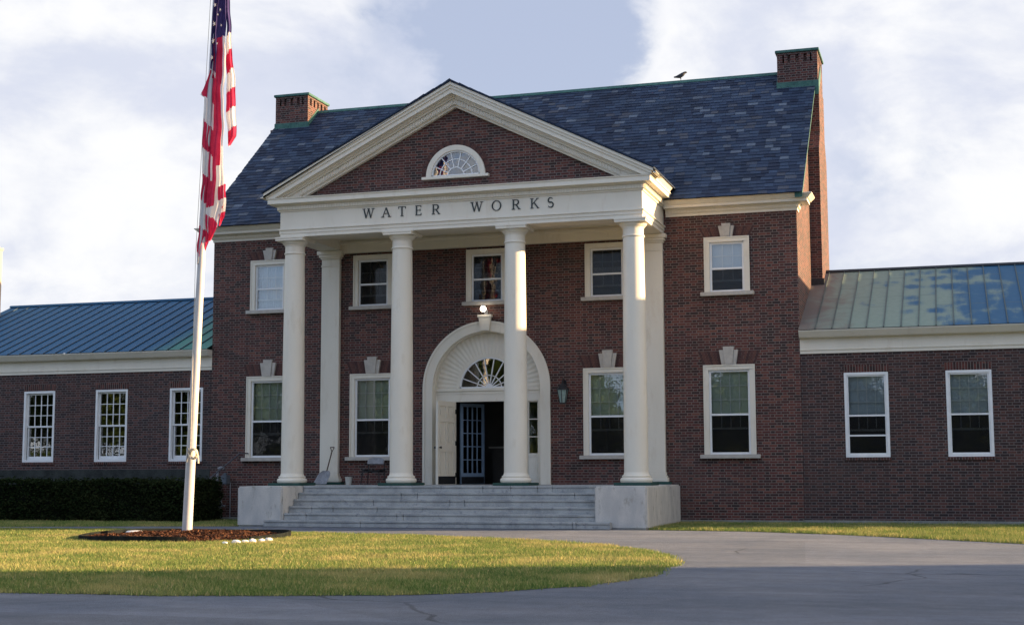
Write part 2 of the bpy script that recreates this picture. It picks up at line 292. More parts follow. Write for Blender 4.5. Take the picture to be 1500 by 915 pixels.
# ------------------------------------------------------------------ mesh building
class MB:
    def __init__(s): s.v = []; s.f = []; s.m = []; s.tone = []
    def face(s, pts, mi=0, tone=.5):
        i = len(s.v); s.v += [tuple(p) for p in pts]; s.f.append(tuple(range(i, i+len(pts)))); s.m.append(mi); s.tone.append(tone)
    def box(s, x0, x1, y0, y1, z0, z1, mi=0, tone=.5):
        p = [(x, y, z) for z in (z0, z1) for y in (y0, y1) for x in (x0, x1)]
        i = len(s.v); s.v += p
        for q in ((0, 2, 3, 1), (4, 5, 7, 6), (0, 1, 5, 4), (2, 6, 7, 3), (0, 4, 6, 2), (1, 3, 7, 5)):
            s.f.append(tuple(i+k for k in q)); s.m.append(mi); s.tone.append(tone)
        return s
    def prism(s, poly, axis, a, b, mi=0):
        # poly: 2D points, extruded along axis ('x','y','z') from a to b
        def P(p, t): return {'x': (t, p[0], p[1]), 'y': (p[0], t, p[1]), 'z': (p[0], p[1], t)}[axis]
        n = len(poly); i = len(s.v)
        s.v += [P(p, a) for p in poly]+[P(p, b) for p in poly]
        s.f.append(tuple(i+k for k in range(n))); s.f.append(tuple(i+n+k for k in reversed(range(n))))
        for k in range(n): s.f.append((i+k, i+n+k, i+n+(k+1) % n, i+(k+1) % n))
        s.m += [mi]*(n+2); s.tone += [.5]*(n+2)
        return s
    def lathe(s, prof, c=(0, 0, 0), n=32, mi=0):
        i = len(s.v); k = len(prof)
        for j in range(n):
            a = 2*math.pi*j/n
            s.v += [(c[0]+r*math.cos(a), c[1]+r*math.sin(a), c[2]+z) for r, z in prof]
        for j in range(n):
            for q in range(k-1):
                A = i+j*k+q; B = i+((j+1) % n)*k+q
                s.f.append((A, B, B+1, A+1)); s.m.append(mi); s.tone.append(.5)
        for q in (0, k-1):
            s.f.append(tuple(i+j*k+q for j in (range(n) if q else reversed(range(n))))); s.m.append(mi); s.tone.append(.5)
        return s
    def tube(s, pts, rad, n=8, mi=0):
        pts = [Vector(p) for p in pts]; i = len(s.v); k = len(pts)
        for j, p in enumerate(pts):
            d = (pts[min(j+1, k-1)]-pts[max(j-1, 0)]).normalized()
            a = d.cross(Vector((0, 0, 1)) if abs(d.z) < .9 else Vector((1, 0, 0))).normalized(); b = d.cross(a)
            rr = rad[j] if isinstance(rad, (list, tuple)) else rad
            s.v += [tuple(p+a*rr*math.cos(2*math.pi*q/n)+b*rr*math.sin(2*math.pi*q/n)) for q in range(n)]
        for j in range(k-1):
            for q in range(n):
                s.f.append((i+j*n+q, i+j*n+(q+1) % n, i+(j+1)*n+(q+1) % n, i+(j+1)*n+q)); s.m.append(mi); s.tone.append(.5)
        s.f.append(tuple(i+q for q in reversed(range(n)))); s.f.append(tuple(i+(k-1)*n+q for q in range(n))); s.m += [mi]*2; s.tone += [.5]*2
        return s
    def sweep(s, prof, path, mi=0, caps=True):
        # prof: (outward distance, z); path: 2D points, outward = right-hand side of travel
        P = [Vector(p) for p in path]; n = len(P); k = len(prof); i = len(s.v)
        nor = []
        for j in range(n-1):
            d = (P[j+1]-P[j]).normalized(); nor.append(Vector((d.y, -d.x)))
        for j in range(n):
            if j == 0: o = nor[0]
            elif j == n-1: o = nor[-1]
            else:
                b = (nor[j-1]+nor[j]); o = b/(b.dot(nor[j]))
            s.v += [(P[j].x+o.x*d, P[j].y+o.y*d, z) for d, z in prof]
        for j in range(n-1):
            for q in range(k):
                q1 = (q+1) % k
                s.f.append((i+j*k+q, i+(j+1)*k+q, i+(j+1)*k+q1, i+j*k+q1)); s.m.append(mi); s.tone.append(.5)
        if caps:
            s.f.append(tuple(i+q for q in range(k))); s.f.append(tuple(i+(n-1)*k+q for q in reversed(range(k)))); s.m += [mi]*2; s.tone += [.5]*2
        return s
    def mesh(s, name, mats, smooth_=False, bevel=0):
        me = bpy.data.meshes.new(name); me.from_pydata(s.v, [], s.f)
        mats = mats if isinstance(mats, (list, tuple)) else [mats]
        for m in mats: me.materials.append(m)
        me.polygons.foreach_set('material_index', s.m)
        if len(set(s.tone)) > 1:
            at = me.attributes.new('tone', 'FLOAT', 'FACE'); at.data.foreach_set('value', s.tone)
        bm = bmesh.new(); bm.from_mesh(me)
        if bevel: bmesh.ops.remove_doubles(bm, verts=bm.verts, dist=1e-5)
        bmesh.ops.recalc_face_normals(bm, faces=bm.faces)
        if bevel:
            es = [e for e in bm.edges if len(e.link_faces) == 2 and e.calc_face_angle(0) > R(35)]
            bmesh.ops.bevel(bm, geom=es, offset=bevel, segments=2, affect='EDGES', clamp_overlap=True)
        bm.to_mesh(me); bm.free()
        if smooth_:
            me.polygons.foreach_set('use_smooth', [True]*len(me.polygons))
            try: me.set_sharp_from_angle(angle=R(40))
            except Exception: pass
        me.update(); return me
    def build(s, name, mats, parent=None, loc=None, smooth_=False, bevel=0, rz=0):
        return link(name, s.mesh(name, mats, smooth_, bevel), parent, loc, rz)
def link(name, me, parent=None, loc=None, rz=0):
    o = bpy.data.objects.new(name, me); COL.objects.link(o)
    if parent: o.parent = parent
    if loc: o.location = loc
    if rz: o.rotation_euler.z = rz
    return o
def tag(o, label=None, cat=None, group=None, kind=None):
    if label: o['label'] = label
    if cat: o['category'] = cat
    if group: o['group'] = group
    if kind: o['kind'] = kind
    return o
def thing(name, label, cat, loc=(0, 0, 0), group=None):
    o = bpy.data.objects.new(name, None); COL.objects.link(o); o.location = loc; o.empty_display_size = .3
    return tag(o, label, cat, group)
def arc(cx, cz, r, a0, a1, n): return [(cx+r*math.cos(a0+(a1-a0)*i/n), cz+r*math.sin(a0+(a1-a0)*i/n)) for i in range(n+1)]

def wall_front(mb, x0, x1, z0, z1, holes, y, t, mi=0):
    xs = sorted({x0, x1, *[h[0] for h in holes], *[h[1] for h in holes]}); zs = sorted({z0, z1, *[h[2] for h in holes], *[h[3] for h in holes]})
    for i in range(len(xs)-1):
        for j in range(len(zs)-1):
            cx, cz = (xs[i]+xs[i+1])/2, (zs[j]+zs[j+1])/2
            if any(h[0] < cx < h[1] and h[2] < cz < h[3] for h in holes): continue
            a, b, c, d = xs[i], xs[i+1], zs[j], zs[j+1]
            mb.face([(a, y, c), (b, y, c), (b, y, d), (a, y, d)], mi); mb.face([(a, y+t, c), (a, y+t, d), (b, y+t, d), (b, y+t, c)], mi)
    for h in holes:
        a, b, c, d = h[:4]
        mb.face([(a, y, c), (a, y, d), (a, y+t, d), (a, y+t, c)], mi); mb.face([(b, y, c), (b, y+t, c), (b, y+t, d), (b, y, d)], mi)
        mb.face([(a, y, d), (b, y, d), (b, y+t, d), (a, y+t, d)], mi); mb.face([(a, y, c), (a, y+t, c), (b, y+t, c), (b, y, c)], mi)

# ------------------------------------------------------------------ windows
_cache = {}
def frame_rect(mb, x0, x1, z0, z1, w, y0, y1):
    mb.box(x0, x0+w, y0, y1, z0, z1); mb.box(x1-w, x1, y0, y1, z0, z1)
    mb.box(x0+w, x1-w, y0, y1, z0, z0+w); mb.box(x0+w, x1-w, y0, y1, z1-w, z1)
def win_meshes(kind):
    if kind in _cache: return _cache[kind]
    D = {}
    if kind in ('lower', 'upper'):
        w, h, cols, rows = (1.30, 2.28, 4, 3) if kind == 'lower' else (1.15, 1.43, 3, 2)
        cw = .125 if kind == 'lower' else .13
        c = MB(); c.box(-w/2, -w/2+cw, -.055, .12, 0, h-cw); c.box(w/2-cw, w/2, -.055, .12, 0, h-cw); c.box(-w/2, w/2, -.055, .12, h-cw, h)
        c.box(-w/2-.012, w/2+.012, -.075, -.0555, h-.028, h+.004)          # outer fillet
        c.box(-w/2-.012, -w/2+.022, -.075, -.0555, 0, h-.0285); c.box(w/2-.022, w/2+.012, -.075, -.0555, 0, h-.0285)
        D['casing'] = (c.mesh('casing', CREAM, bevel=.004), None)
        s = MB().box(-w/2-.11, w/2+.11, -.15, .12, -.10, 0); D['sill'] = (s.mesh('sill', CAST, bevel=.008), None)
        ix = w/2-cw; z0, z1 = .0, h-cw; fw = .055; mid = z0+(z1-z0)*.47
        st = MB(); frame_rect(st, -ix, ix, z0, z1, fw, .0, .045); st.box(-ix+fw, ix-fw, -.004, .045, mid-.025, mid+.025)
        D[''] = st.mesh('window', WHITE, bevel=.003)
        g = MB(); g.box(-ix+fw, ix-fw, .018, .022, mid+.025, z1-fw); g.box(-ix+fw, ix-fw, .026, .030, z0+fw, mid-.025); D['glass_pane'] = (g.mesh('glass_pane', GLASS), None)
        D['upper_dimmer'] = (MB().box(-ix+fw, ix-fw, .006, .008, mid+.026, z1-fw).mesh('insect_and_dimming_screen', SCREEN), None)  # added dark sheet that dims the reflection in the upper sash
        D['insect_and_dimming_screen'] = (MB().box(-ix+fw, ix-fw, .010, .012, z0+fw, mid-.025).mesh('insect_and_dimming_screen', SCREEN), None)
        mu = MB(); frame_rect(mu, -ix, ix, mid-.02, z1, .045, .075, .11)
        a0, a1, b0, b1 = -ix+.045, ix-.045, mid+.025, z1-.045
        for i in range(1, cols): x = a0+(a1-a0)*i/cols; mu.box(x-.011, x+.011, .078, .106, b0, b1)
        for i in range(1, rows): z = b0+(b1-b0)*i/rows; mu.box(a0, a1, .080, .104, z-.010, z+.010)
        # lower sash pushed up: only its bottom row shows under the meeting rail
        rz = mid-.02-(mid-z0)*(.30 if kind == 'lower' else .42)
        mu.box(-ix, ix, .12, .155, rz-.05, rz)
        for i in range(1, cols): x = a0+(a1-a0)*i/cols; mu.box(x-.011, x+.011, .125, .15, rz, mid)
        D['muntins'] = (mu.mesh('muntins', WHITE), None)
        bl = MB().box(-ix+.03, ix-.03, .175, .18, mid+.03, z1); D['blind_and_reflection'] = (bl.mesh('blind_and_reflection', BLIND), None)
        bl = MB().box(-ix+.03, ix-.03, .175, .18, mid+.02, z1); D['pale_blind_reflection'] = (bl.mesh('blind_and_reflection', BLINDREFLECT), None)
        cu = MB()
        for i in range(24):
            x = -ix+.02+(2*ix-.04)*i/24; x2 = -ix+.02+(2*ix-.04)*(i+1)/24; ya, yb = .19+.012*(i % 2), .19+.012*((i+1) % 2)
            cu.face([(x, ya, .06), (x2, yb, .06), (x2, yb, z1), (x, ya, z1)])
        D['curtain'] = (cu.mesh('curtain', BLINDREFLECT), None)
        hs = MB().box(-ix+.03, ix-.03, .175, .18, mid+.02, mid+.2); D['half_blind'] = (hs.mesh('blind_and_reflection', BLINDREFLECT), None)
        k = MB(); kh = .46 if kind == 'lower' else .345; wt, wb = (.255, .185) if kind == 'lower' else (.215, .15)
        # three-faceted keystone: tall middle, shorter shoulders
        mw = .55
        k.prism([(-wb*mw, 0), (wb*mw, 0), (wt*mw, kh), (-wt*mw, kh)], 'y', -.09, .05)
        for sg in (-1, 1):
            q = [(sg*(wb*mw+.001), 0), (sg*wb, 0), (sg*wt*.97, kh*.82), (sg*(wt*mw*.97+.001), kh*.82)]
            k.prism(q if sg > 0 else q[::-1], 'y', -.065, .05)
        D['keystone'] = (k.mesh('keystone', CAST, bevel=.005), (0, 0, h+.006))
        jh = kh*.78
        nb = 7
        for sg in (-1, 1):
            j = MB()
            x0 = wb+.012; x1 = w/2+.02; tx0 = wt+.006; tx1 = w/2+.16
            for q in range(nb):
                a, b2 = q/nb, (q+.86)/nb
                poly = [(sg*(x0+(x1-x0)*a), .004), (sg*(x0+(x1-x0)*b2), .004), (sg*(tx0+(tx1-tx0)*b2), jh), (sg*(tx0+(tx1-tx0)*a), jh)]
                j.prism(poly if sg > 0 else poly[::-1], 'y', -.006, .03, q*5 % 3)
            D['jack_arch' if sg < 0 else 'jack_arch2'] = (j.mesh('jack_arch', ARCHB), (0, 0, h))
    else:
        w, h = 1.07, 2.10
        st = MB(); frame_rect(st, -w/2, w/2, 0, h, .065, -.012, .10)
        if kind == 'wing_sash':
            D['reveal'] = None
            D[''] = st.mesh('window', WHITE, bevel=.004)
            ix = w/2-.065; mid = h*.5
            mu = MB(); frame_rect(mu, -ix, ix, mid-.02, h-.065, .045, .085, .12); frame_rect(mu, -ix, ix, .065, mid+.02, .05, .125, .16)
            mu.box(-ix+.05, ix-.05, .124, .159, .116, .17)
            for i in range(1, 4):
                x = -ix+.045+(2*ix-.09)*i/4; mu.box(x-.011, x+.011, .088, .116, mid+.025, h-.11); mu.box(x-.011, x+.011, .128, .156, .17, mid-.03)
            for i in range(1, 3):
                z = mid+.025+(h-.11-mid-.025)*i/3; mu.box(-ix+.045, ix-.045, .090, .114, z-.010, z+.010)
                z = .17+(mid-.03-.17)*i/3; mu.box(-ix+.05, ix-.05, .130, .154, z-.010, z+.010)
            D['muntins'] = (mu.mesh('muntins', WHITE), None)
            g = MB(); g.box(-ix+.045, ix-.045, .10, .104, mid+.025, h-.11); g.box(-ix+.05, ix-.05, .141, .145, .17, mid-.03); D['glass_pane'] = (g.mesh('glass_pane', GLASS), None)
        else:
            ix = w/2-.065; mid = h*.49
            frame_rect(st, -ix, ix, .065, h-.065, .035, .015, .06); st.box(-ix+.035, ix-.035, .012, .06, mid-.022, mid+.022)
            if kind == 'wing_storm_rail': st.box(-ix+.035, ix-.035, .013, .06, mid*.5-.02+.02, mid*.5+.04)
            D[''] = st.mesh('window', WHITE, bevel=.003)
            g = MB(); g.box(-ix+.03, ix-.03, .03, .034, mid+.02, h-.10); g.box(-ix+.03, ix-.03, .038, .042, .10, mid-.02); D['glass_pane'] = (g.mesh('glass_pane', GLASS), None)
            D['insect_and_dimming_screen'] = (MB().box(-ix+.03, ix-.03, .022, .024, .10, mid-.02).mesh('insect_and_dimming_screen', SCREEN), None)
            mu = MB(); frame_rect(mu, -ix, ix, mid-.02, h-.065, .045, .10, .135)
            for i in range(1, 4): x = -ix+.045+(2*ix-.09)*i/4; mu.box(x-.011, x+.011, .103, .131, mid+.025, h-.11)
            for i in range(1, 3): z = mid+.025+(h-.11-mid-.025)*i/3; mu.box(-ix+.045, ix-.045, .105, .129, z-.010, z+.010)
            rz = mid*.68; mu.box(-ix, ix, .14, .175, rz-.055, rz)
            for i in range(1, 4): x = -ix+.045+(2*ix-.09)*i/4; mu.box(x-.011, x+.011, .145, .17, rz, mid)
            D['muntins'] = (mu.mesh('muntins', WHITE), None)
            bl = MB().box(-ix+.02, ix-.02, .195, .20, h*.505, h-.07); D['blind_and_reflection'] = (bl.mesh('blind_and_reflection', BLINDREFLECT), None)  # pale sheet standing in for sky reflected in the upper panes
        so = MB().box(-w/2-.02, w/2+.02, -.006, .03, .003, .20); D['soldier_course'] = (so.mesh('soldier_course', SOLDIER), (0, 0, h))
        s = MB().box(-w/2-.03, w/2+.03, -.035, .02, -.075, -.002); D['sill'] = (s.mesh('sill', SOLDIER, bevel=.004), None)
    _cache[kind] = D; return D
ARCHB = [mottled('arch_brick_dark', (.058, .034, .033), (.08, .043, .040), 14, .8, .2), mottled('arch_brick_red', (.10, .050, .043), (.125, .06, .05), 14, .8, .2), mottled('arch_brick_mid', (.08, .043, .039), (.105, .052, .045), 14, .8, .2)]
def window(kind, x, z, parent, parts, label=None, y=0):
    D = win_meshes(kind); o = link('window', D[''], parent, (x, y, z))
    if label: o['label'] = label
    for p in parts:
        me, loc = D[p]; link(me.name.split('.')[0], me, o, loc)
    return o

# ------------------------------------------------------------------ ground, drive, lawns
def sheet(name, poly, z, mat, kind='structure', border=0):
    me = bpy.data.meshes.new(name); bm = bmesh.new()
    vs_ = [bm.verts.new((x, y, z)) for x, y in poly]
    es = [bm.edges.new((vs_[i], vs_[(i+1) % len(vs_)])) for i in range(len(vs_))]
    bmesh.ops.triangle_fill(bm, edges=es, use_beauty=True); bmesh.ops.recalc_face_normals(bm, faces=bm.faces)
    for f in bm.faces:
        if f.normal.z < 0: f.normal_flip()
    bm.to_mesh(me); bm.free(); me.materials.append(mat)
    return tag(link(name, me), kind=kind)
def smooth_poly(pts, it=2):
    for _ in range(it):
        q = []
        for i in range(len(pts)):
            a, b = pts[i], pts[(i+1) % len(pts)]
            q += [(a[0]*.75+b[0]*.25, a[1]*.75+b[1]*.25), (a[0]*.25+b[0]*.75, a[1]*.25+b[1]*.75)]
        pts = q
    return pts
GB = 900
sheet('ground', [(-GB, -GB), (GB, -GB), (GB, GB), (-GB, GB)], -.012, GRASSBASE)
drive_top = [(-60, -7.5), (-11.0, -5.75), (-7.5, -4.75), (-5.4, -4.3), (-4.4, -4.15), (4.45, -4.15), (5.03, -4.25), (7.56, -4.6), (9.2, -5.5), (10.61, -6.64), (13.1, -8.85), (18, -12.2), (60, -33)]
sheet('driveway', drive_top[::-1]+[(-60, -46), (60, -46)], -.004, ASPHALT)
isl_near = [(-24, -24.0), (-10, -23.6), (-4, -23.1), (1.63, -22.64), (3.29, -22.49), (5.27, -22.3), (6.88, -21.36), (7.74, -20.16), (8.12, -18.96), (8.18, -16.89), (8.0, -15.2), (7.4, -13.5), (6.12, -11.46), (4.39, -9.81), (2.65, -8.75), (0.26, -8.0), (-2.85, -7.15), (-6.0, -6.75), (-10.13, -6.9), (-24, -8.6)]
def ragged(pts, step=.35, amp=.09):
    out, acc = [], 0
    pts = smooth_poly(pts, 2)
    for i in range(len(pts)):
        a, b = pts[i], pts[(i+1) % len(pts)]; L = math.hypot(b[0]-a[0], b[1]-a[1]); n = max(1, int(L/step))
        for k in range(n):
            x, y = a[0]+(b[0]-a[0])*k/n, a[1]+(b[1]-a[1])*k/n
            out.append((x+random.gauss(0, amp*.5), y+amp*math.sin(x*2.1)*math.sin(x*.77+1)+random.gauss(0, amp*.6)))
    return out
ISL = ragged(isl_near)
sheet('lawn', ISL, .001, GRASSBASE)
STR_R = [(4.9, -.05), (5.25, -4.25), (7.56, -4.6), (9.2, -5.5), (10.61, -6.64), (13.1, -8.85), (18, -12.2), (18, -.05)]
STR_L = [(-20, -.4), (-20, -6.1), (-11.0, -5.75), (-7.5, -4.75), (-5.4, -4.3), (-5.25, -.05)]

# ------------------------------------------------------------------ main building
bld = thing('brick_building', 'two storey red brick building with white columned portico, slate roof and two chimneys', 'building', (0, 0, 0))
W = 8.31
LW = [(-6.51, .0), (-3.33, 0), (3.33, 0), (6.51, 0)]
holes = [(x-.65, x+.65, 1.74, 4.02) for x, _ in LW]+[(x-.575, x+.575, 5.90, 7.33) for x in (-6.51, -3.33, 0, 3.33, 6.51)]
RI = 1.60; ZS = 3.57; XC = -.03; TOPA = 5.30
mb = MB()
wall_front(mb, -W, W, 0, 8.25, holes+[(XC-RI-.15, XC+RI+.15, .0, TOPA)], 0, .34)
pts = arc(XC, ZS, RI, math.pi, 0, 32)
for sgx in (-1, 1):
    a, b = sorted((XC+sgx*RI, XC+sgx*(RI+.15)))
    mb.face([(a, 0, 0), (b, 0, 0), (b, 0, TOPA), (a, 0, TOPA)])
for (xa, za), (xb, zb) in zip(pts[:-1], pts[1:]): mb.face([(xa, 0, za), (xb, 0, zb), (xb, 0, TOPA), (xa, 0, TOPA)])
YB, RY, RZ = 7.4, 4.8, 12.86
SL = (RZ-8.30)/(RY+.5)
for sg in (-1, 1):       # gable ends
    x0, x1 = (W-.34, W) if sg > 0 else (-W, -W+.34)
    zt = lambda y: 8.30+SL*(y+.5)-.12
    mb.prism([(.001, 0), (YB, 0), (YB, 8.3), (RY, zt(RY)), (.001, zt(0))], 'x', x0, x1)
mb.box(-W+.34, W-.34, YB-.34, YB, 0, 8.4)
mb.build('wall', BRICK, bld)
# chimney breasts on the gable ends
for sg in (-1, 1):
    b = MB()
    def xx(a, c): return (a, c) if sg > 0 else (-c, -a)
    b.box(*xx(W+.001, 8.62), 3.60, 6.0, 0, 10.3)
    b.prism([(3.60, 10.301), (6.0, 10.301), (5.56, 10.9), (4.04, 10.9)], 'x', *xx(W+.001, 8.62)); b.box(*xx(W+.001, 8.62), 4.04, 5.56, 10.9, 12.2)
    br = b.build('chimney_breast', BRICK, bld)
    f = MB().box(*xx(W+.0, 8.66), 3.55, 6.02, 6.3, 6.62); f.build('flashing', IRON, br)
# chimneys
for sg in (-1, 1):
    x0, x1 = (7.46, 8.60) if sg > 0 else (-8.45, -7.32)
    y0, y1 = 4.05, 5.55; c = MB()
    c.box(x0, x1, y0, y1, 11.6, 12.95); c.box(x0+.08, x1-.08, y0+.08, y1-.08, 12.95, 13.24)
    c.box(x0, x1, y0, y1, 13.19, 13.25)
    n = 5; wx = (x1-x0)
    for i in range(n+1):   # piers between the vent slots
        a, b_ = x0+wx*(i/(n+.0))-.07, x0+wx*(i/(n+.0))+.07
        if i == 0: a = x0; b_ = x0+.2
        if i == n: b_ = x1; a = x1-.2
        c.box(a, b_, y0, y0+.081, 12.95, 13.19); c.box(a, b_, y1-.081, y1, 12.95, 13.19)
        wy = y1-y0-.162; a, b_ = y0+.081+wy*i/n-.075, y0+.081+wy*i/n+.075
        a = max(a, y0+.081); b_ = min(b_, y1-.081)
        c.box(x0, x0+.081, a, b_, 12.95, 13.19); c.box(x1-.081, x1, a, b_, 12.95, 13.19)
    ch = c.build('chimney', BRICK, bld)
    MB().box(x0-.05, x1+.05, y0-.05, y1+.05, 13.25, 13.33).build('cap', COPPER, ch, bevel=.012)
    fl = MB(); zf = 8.30+SL*(y0+.5)
    fl.box(x0-.025, x1+.025, y0-.025, y0-.001, zf-.25, zf+.17)
    for xa, xb in ((x0-.025, x0-.001), (x1+.001, x1+.025)):
        fl.prism([(y0-.001, zf-.2), (RY, RZ-.2), (RY, RZ+.14), (y0-.001, zf+.17)], 'x', xa, xb)
    fl.build('flashing', COPPER, ch)
# slate roof
def slates(mb, x0, x1, eave, ridge, course=.175, wid=.26, clip=None):
    e, rg = Vector(eave), Vector(ridge); L = (rg-e).length; d = (rg-e)/L
    nrm = Vector((0, -d.y, d.x)) if d.x > 0 else Vector((0, d.y, -d.x))
    nr = int(L/course)+1
    rr = random.Random(3)
    for i in range(nr):
        s0 = i*course-.02; s1 = min(s0+course+.05, L)
        x = x0-rr.random()*wid
        while x < x1:
            ww = wid*rr.uniform(.75, 1.25); a, b = max(x, x0), min(x+ww-.006, x1)
            x += ww
            if b-a < .03: continue
            j = rr.uniform(-.008, .008); lift = .017+rr.uniform(-.003, .007)
            tone = min(1, max(0, rr.gauss(.42, .27))) if rr.random() > .022 else rr.uniform(.85, 1)
            def P(xx_, s, h): p = e+d*s; return (xx_, p.x+nrm.y*h, p.y+nrm.z*h)
            t0, t1 = P(a, s0+j, lift), P(b, s0+j, lift+rr.uniform(-.003, .003)); t2, t3 = P(b, s1, .004), P(a, s1, .004)
            b0, b1 = P(a, s0+j, lift-.014), P(b, s0+j, lift-.014)
            if clip and clip(a, b, (t0[1]+t2[1])/2): continue
            mb.face([t0, t1, t2, t3], 0, tone); mb.face([b0, b1, t1, t0], 0, tone)
mb = MB()
RX = 8.52
slates(mb, -RX, RX, (-.52, 8.31), (RY, RZ))
und = .004
mb.face([(-RX, -.5, 8.305), (RX, -.5, 8.305), (RX, RY, RZ-.008), (-RX, RY, RZ-.008)], 0, .3)
mb.face([(-W-.01, RY, RZ), (W+.01, RY, RZ), (W+.01, YB+.1, 8.35), (-W-.01, YB+.1, 8.35)], 0, .4)
rf = mb.build('roof', SLATE, bld)
rc = MB(); rc.prism([(RY-.10, RZ-.05), (RY+.10, RZ-.05), (RY+.05, RZ+.045), (RY-.05, RZ+.045)], 'x', -7.32, 7.45); rc.build('ridge_cap', COPPER, rf)
for sg in (-1, 1):
    rk = MB()
    a, b = (RX-.2, RX-.01) if sg > 0 else (-RX+.01, -RX+.2)
    rk.prism([(-.45, 8.18), (RY, RZ-.14), (RY, RZ-.012), (-.45, 8.30)], 'x', a, b)
    rk.build('rake_board', COPPER, rf)
# main eaves cornice
CP = [(.025, 7.93), (.025, 8.0), (.055, 8.0), (.055, 8.015), (.07, 8.015), (.07, 8.085), (.10, 8.085), (.12, 8.11), (.30, 8.115), (.30, 8.185), (.33, 8.19), (.35, 8.21), (.41, 8.27), (.43, 8.285), (.43, 8.305), (-.05, 8.305), (-.05, 7.93)]
for path, a, b in (([(4.93, 0), (W, 0), (W, .42)], 5.0, W), ([(-W, .42), (-W, 0), (-4.93, 0)], -W, -5.0)):
    en = MB().sweep(CP, path).build('eaves_cornice', CREAM, bld)
    d = MB().box(a, b, -.0885, -.0705, 8.022, 8.078); x = a
    while x < b: d.box(x, x+.045, -.098, -.0705, 8.02, 8.08); x += .082
    d.build('dentils', CREAM, en)

# portico --------------------------------------------------------
S3 = 3.05
EX, EY = 4.87, -2.70
EP = [(0, 7.48), (0, 7.575), (.018, 7.575), (.018, 7.66), (.05, 7.665), (.05, 7.695), (0, 7.70), (0, 8.15), (.03, 8.155), (.04, 8.19), (.065, 8.195), (.065, 8.295), (.09, 8.30), (.12, 8.335), (.255, 8.34), (.255, 8.45), (.275, 8.46), (.285, 8.49), (-.2, 8.52), (-.2, 7.48)]
mb = MB(); mb.sweep(EP, [(-EX, -.002), (-EX, EY), (EX, EY), (EX, -.002)])
mb.box(-EX+.2, EX-.2, EY+.2, -2.12, 7.481, 8.3)
for sg in (-1, 1):
    a, b = (4.28, EX-.2) if sg > 0 else (-EX+.2, -4.28); mb.box(a, b, -2.12, -.004, 7.482, 8.3)
ent = mb.build('entablature', CREAM, bld)
d = MB().box(-EX-.05, EX+.05, EY-.079, EY-.0655, 8.202, 8.288); x = -EX-.05
while x < EX+.05: d.box(x, x+.04, EY-.092, EY-.0655, 8.2, 8.29); x += .074
d.build('dentils', CREAM, ent)
for sg in (-1, 1):
    a, b, c_ = sorted((sg*(EX+.0655), sg*(EX+.092)))+[sg*(EX+.079)]; a2, b2 = sorted((sg*(EX+.0655), c_))
    d = MB().box(a2, b2, EY, -.1, 8.202, 8.288); y = EY
    while y < -.1: d.box(a, b, y, y+.04, 8.2, 8.29); y += .074
    d.build('dentils', CREAM, ent)
mb = MB(); mb.box(-4.28, 4.28, -2.12, -.004, 7.76, 7.80); cl = mb.build('portico_ceiling', CREAM, bld)
mb = MB(); mb.box(-4.28, 4.28, -.14, -.004, 7.40, 7.76); mb.box(-4.28, 4.28, -.19, -.14, 7.62, 7.70); mb.build('wall_beam', CREAM, cl)
# letters
def letter(ch):
    m = MB(); T, t = .033, .0145       # thick and thin stroke (unit: metres at cap height .25)
    H = .24
    def st(x0, z0, x1, z1, w):
        d = Vector((x1-x0, z1-z0)).normalized(); n = Vector((-d.y, d.x))*w/2
        q = [(x0+n.x, z0+n.y), (x0-n.x, z0-n.y), (x1-n.x, z1-n.y), (x1+n.x, z1+n.y)]; m.prism(q, 'y', -.02, .0)
    def se(x, z, w=.085): m.prism([(x-w/2, z-.007), (x+w/2, z-.007), (x+w/2, z+.007), (x-w/2, z+.007)], 'y', -.0205, .0)
    def ring(pts, ws):
        for i in range(len(pts)-1):
            (x0, z0), (x1, z1) = pts[i], pts[i+1]; st(x0, z0, x1+(x1-x0)*.15, z1+(z1-z0)*.15, (ws[i]+ws[i+1])/2)
    if ch == 'W':
        st(-.13, H, -.065, 0, T); st(-.065, 0, 0, H, t); st(0, H, .065, 0, T); st(.065, 0, .13, H, t); se(-.13, H); se(0, H, .07); se(.13, H)
    if ch == 'A':
        st(-.095, 0, 0, H, t); st(0, H, .095, 0, T); st(-.055, .09, .055, .09, t); se(-.095, 0); se(.095, 0)
    if ch == 'T':
        st(0, 0, 0, H, T); st(-.095, H, .095, H, t); se(0, 0); st(-.095, H, -.095, H-.05, t); st(.095, H, .095, H-.05, t)
    if ch == 'E':
        st(-.05, 0, -.05, H, T); st(-.08, H, .07, H, t); st(-.05, H*.52, .05, H*.52, t); st(-.08, 0, .075, 0, t); st(.07, H, .07, H-.045, t); st(.075, 0, .075, .05, t); st(.05, .1, .05, .16, t)
    if ch == 'R':
        st(-.06, 0, -.06, H, T); se(-.06, 0); st(-.09, H, .01, H, t); a = arc(.01, H*.75, .0625, math.pi/2, -math.pi/2, 8)
        ring(a, [t, t, .03, T, T, T, .03, t, t]); st(-.05, H*.5, .015, H*.5, t); st(.005, H*.5, .095, 0, T); se(.095, 0, .06)
    if ch == 'O':
        a = [(.11*math.cos(q), H/2+.125*math.sin(q)) for q in [2*math.pi*i/28 for i in range(29)]]
        ring(a, [t+(T-t)*abs(math.cos(2*math.pi*i/28)) for i in range(29)])
    if ch == 'K':
        st(-.065, 0, -.065, H, T); se(-.065, 0); se(-.065, H); st(-.05, .1, .075, H, t); st(-.01, .14, .095, 0, T); se(.08, H, .065); se(.095, 0, .06)
    if ch == 'S':
        a = arc(0, H*.74, .06, R(30), R(250), 12)+arc(0, H*.26, .067, R(80), R(-150), 12)
        n = len(a); ring(a, [t+(T-t)*math.sin(math.pi*i/(n-1)) for i in range(n)])
    return m
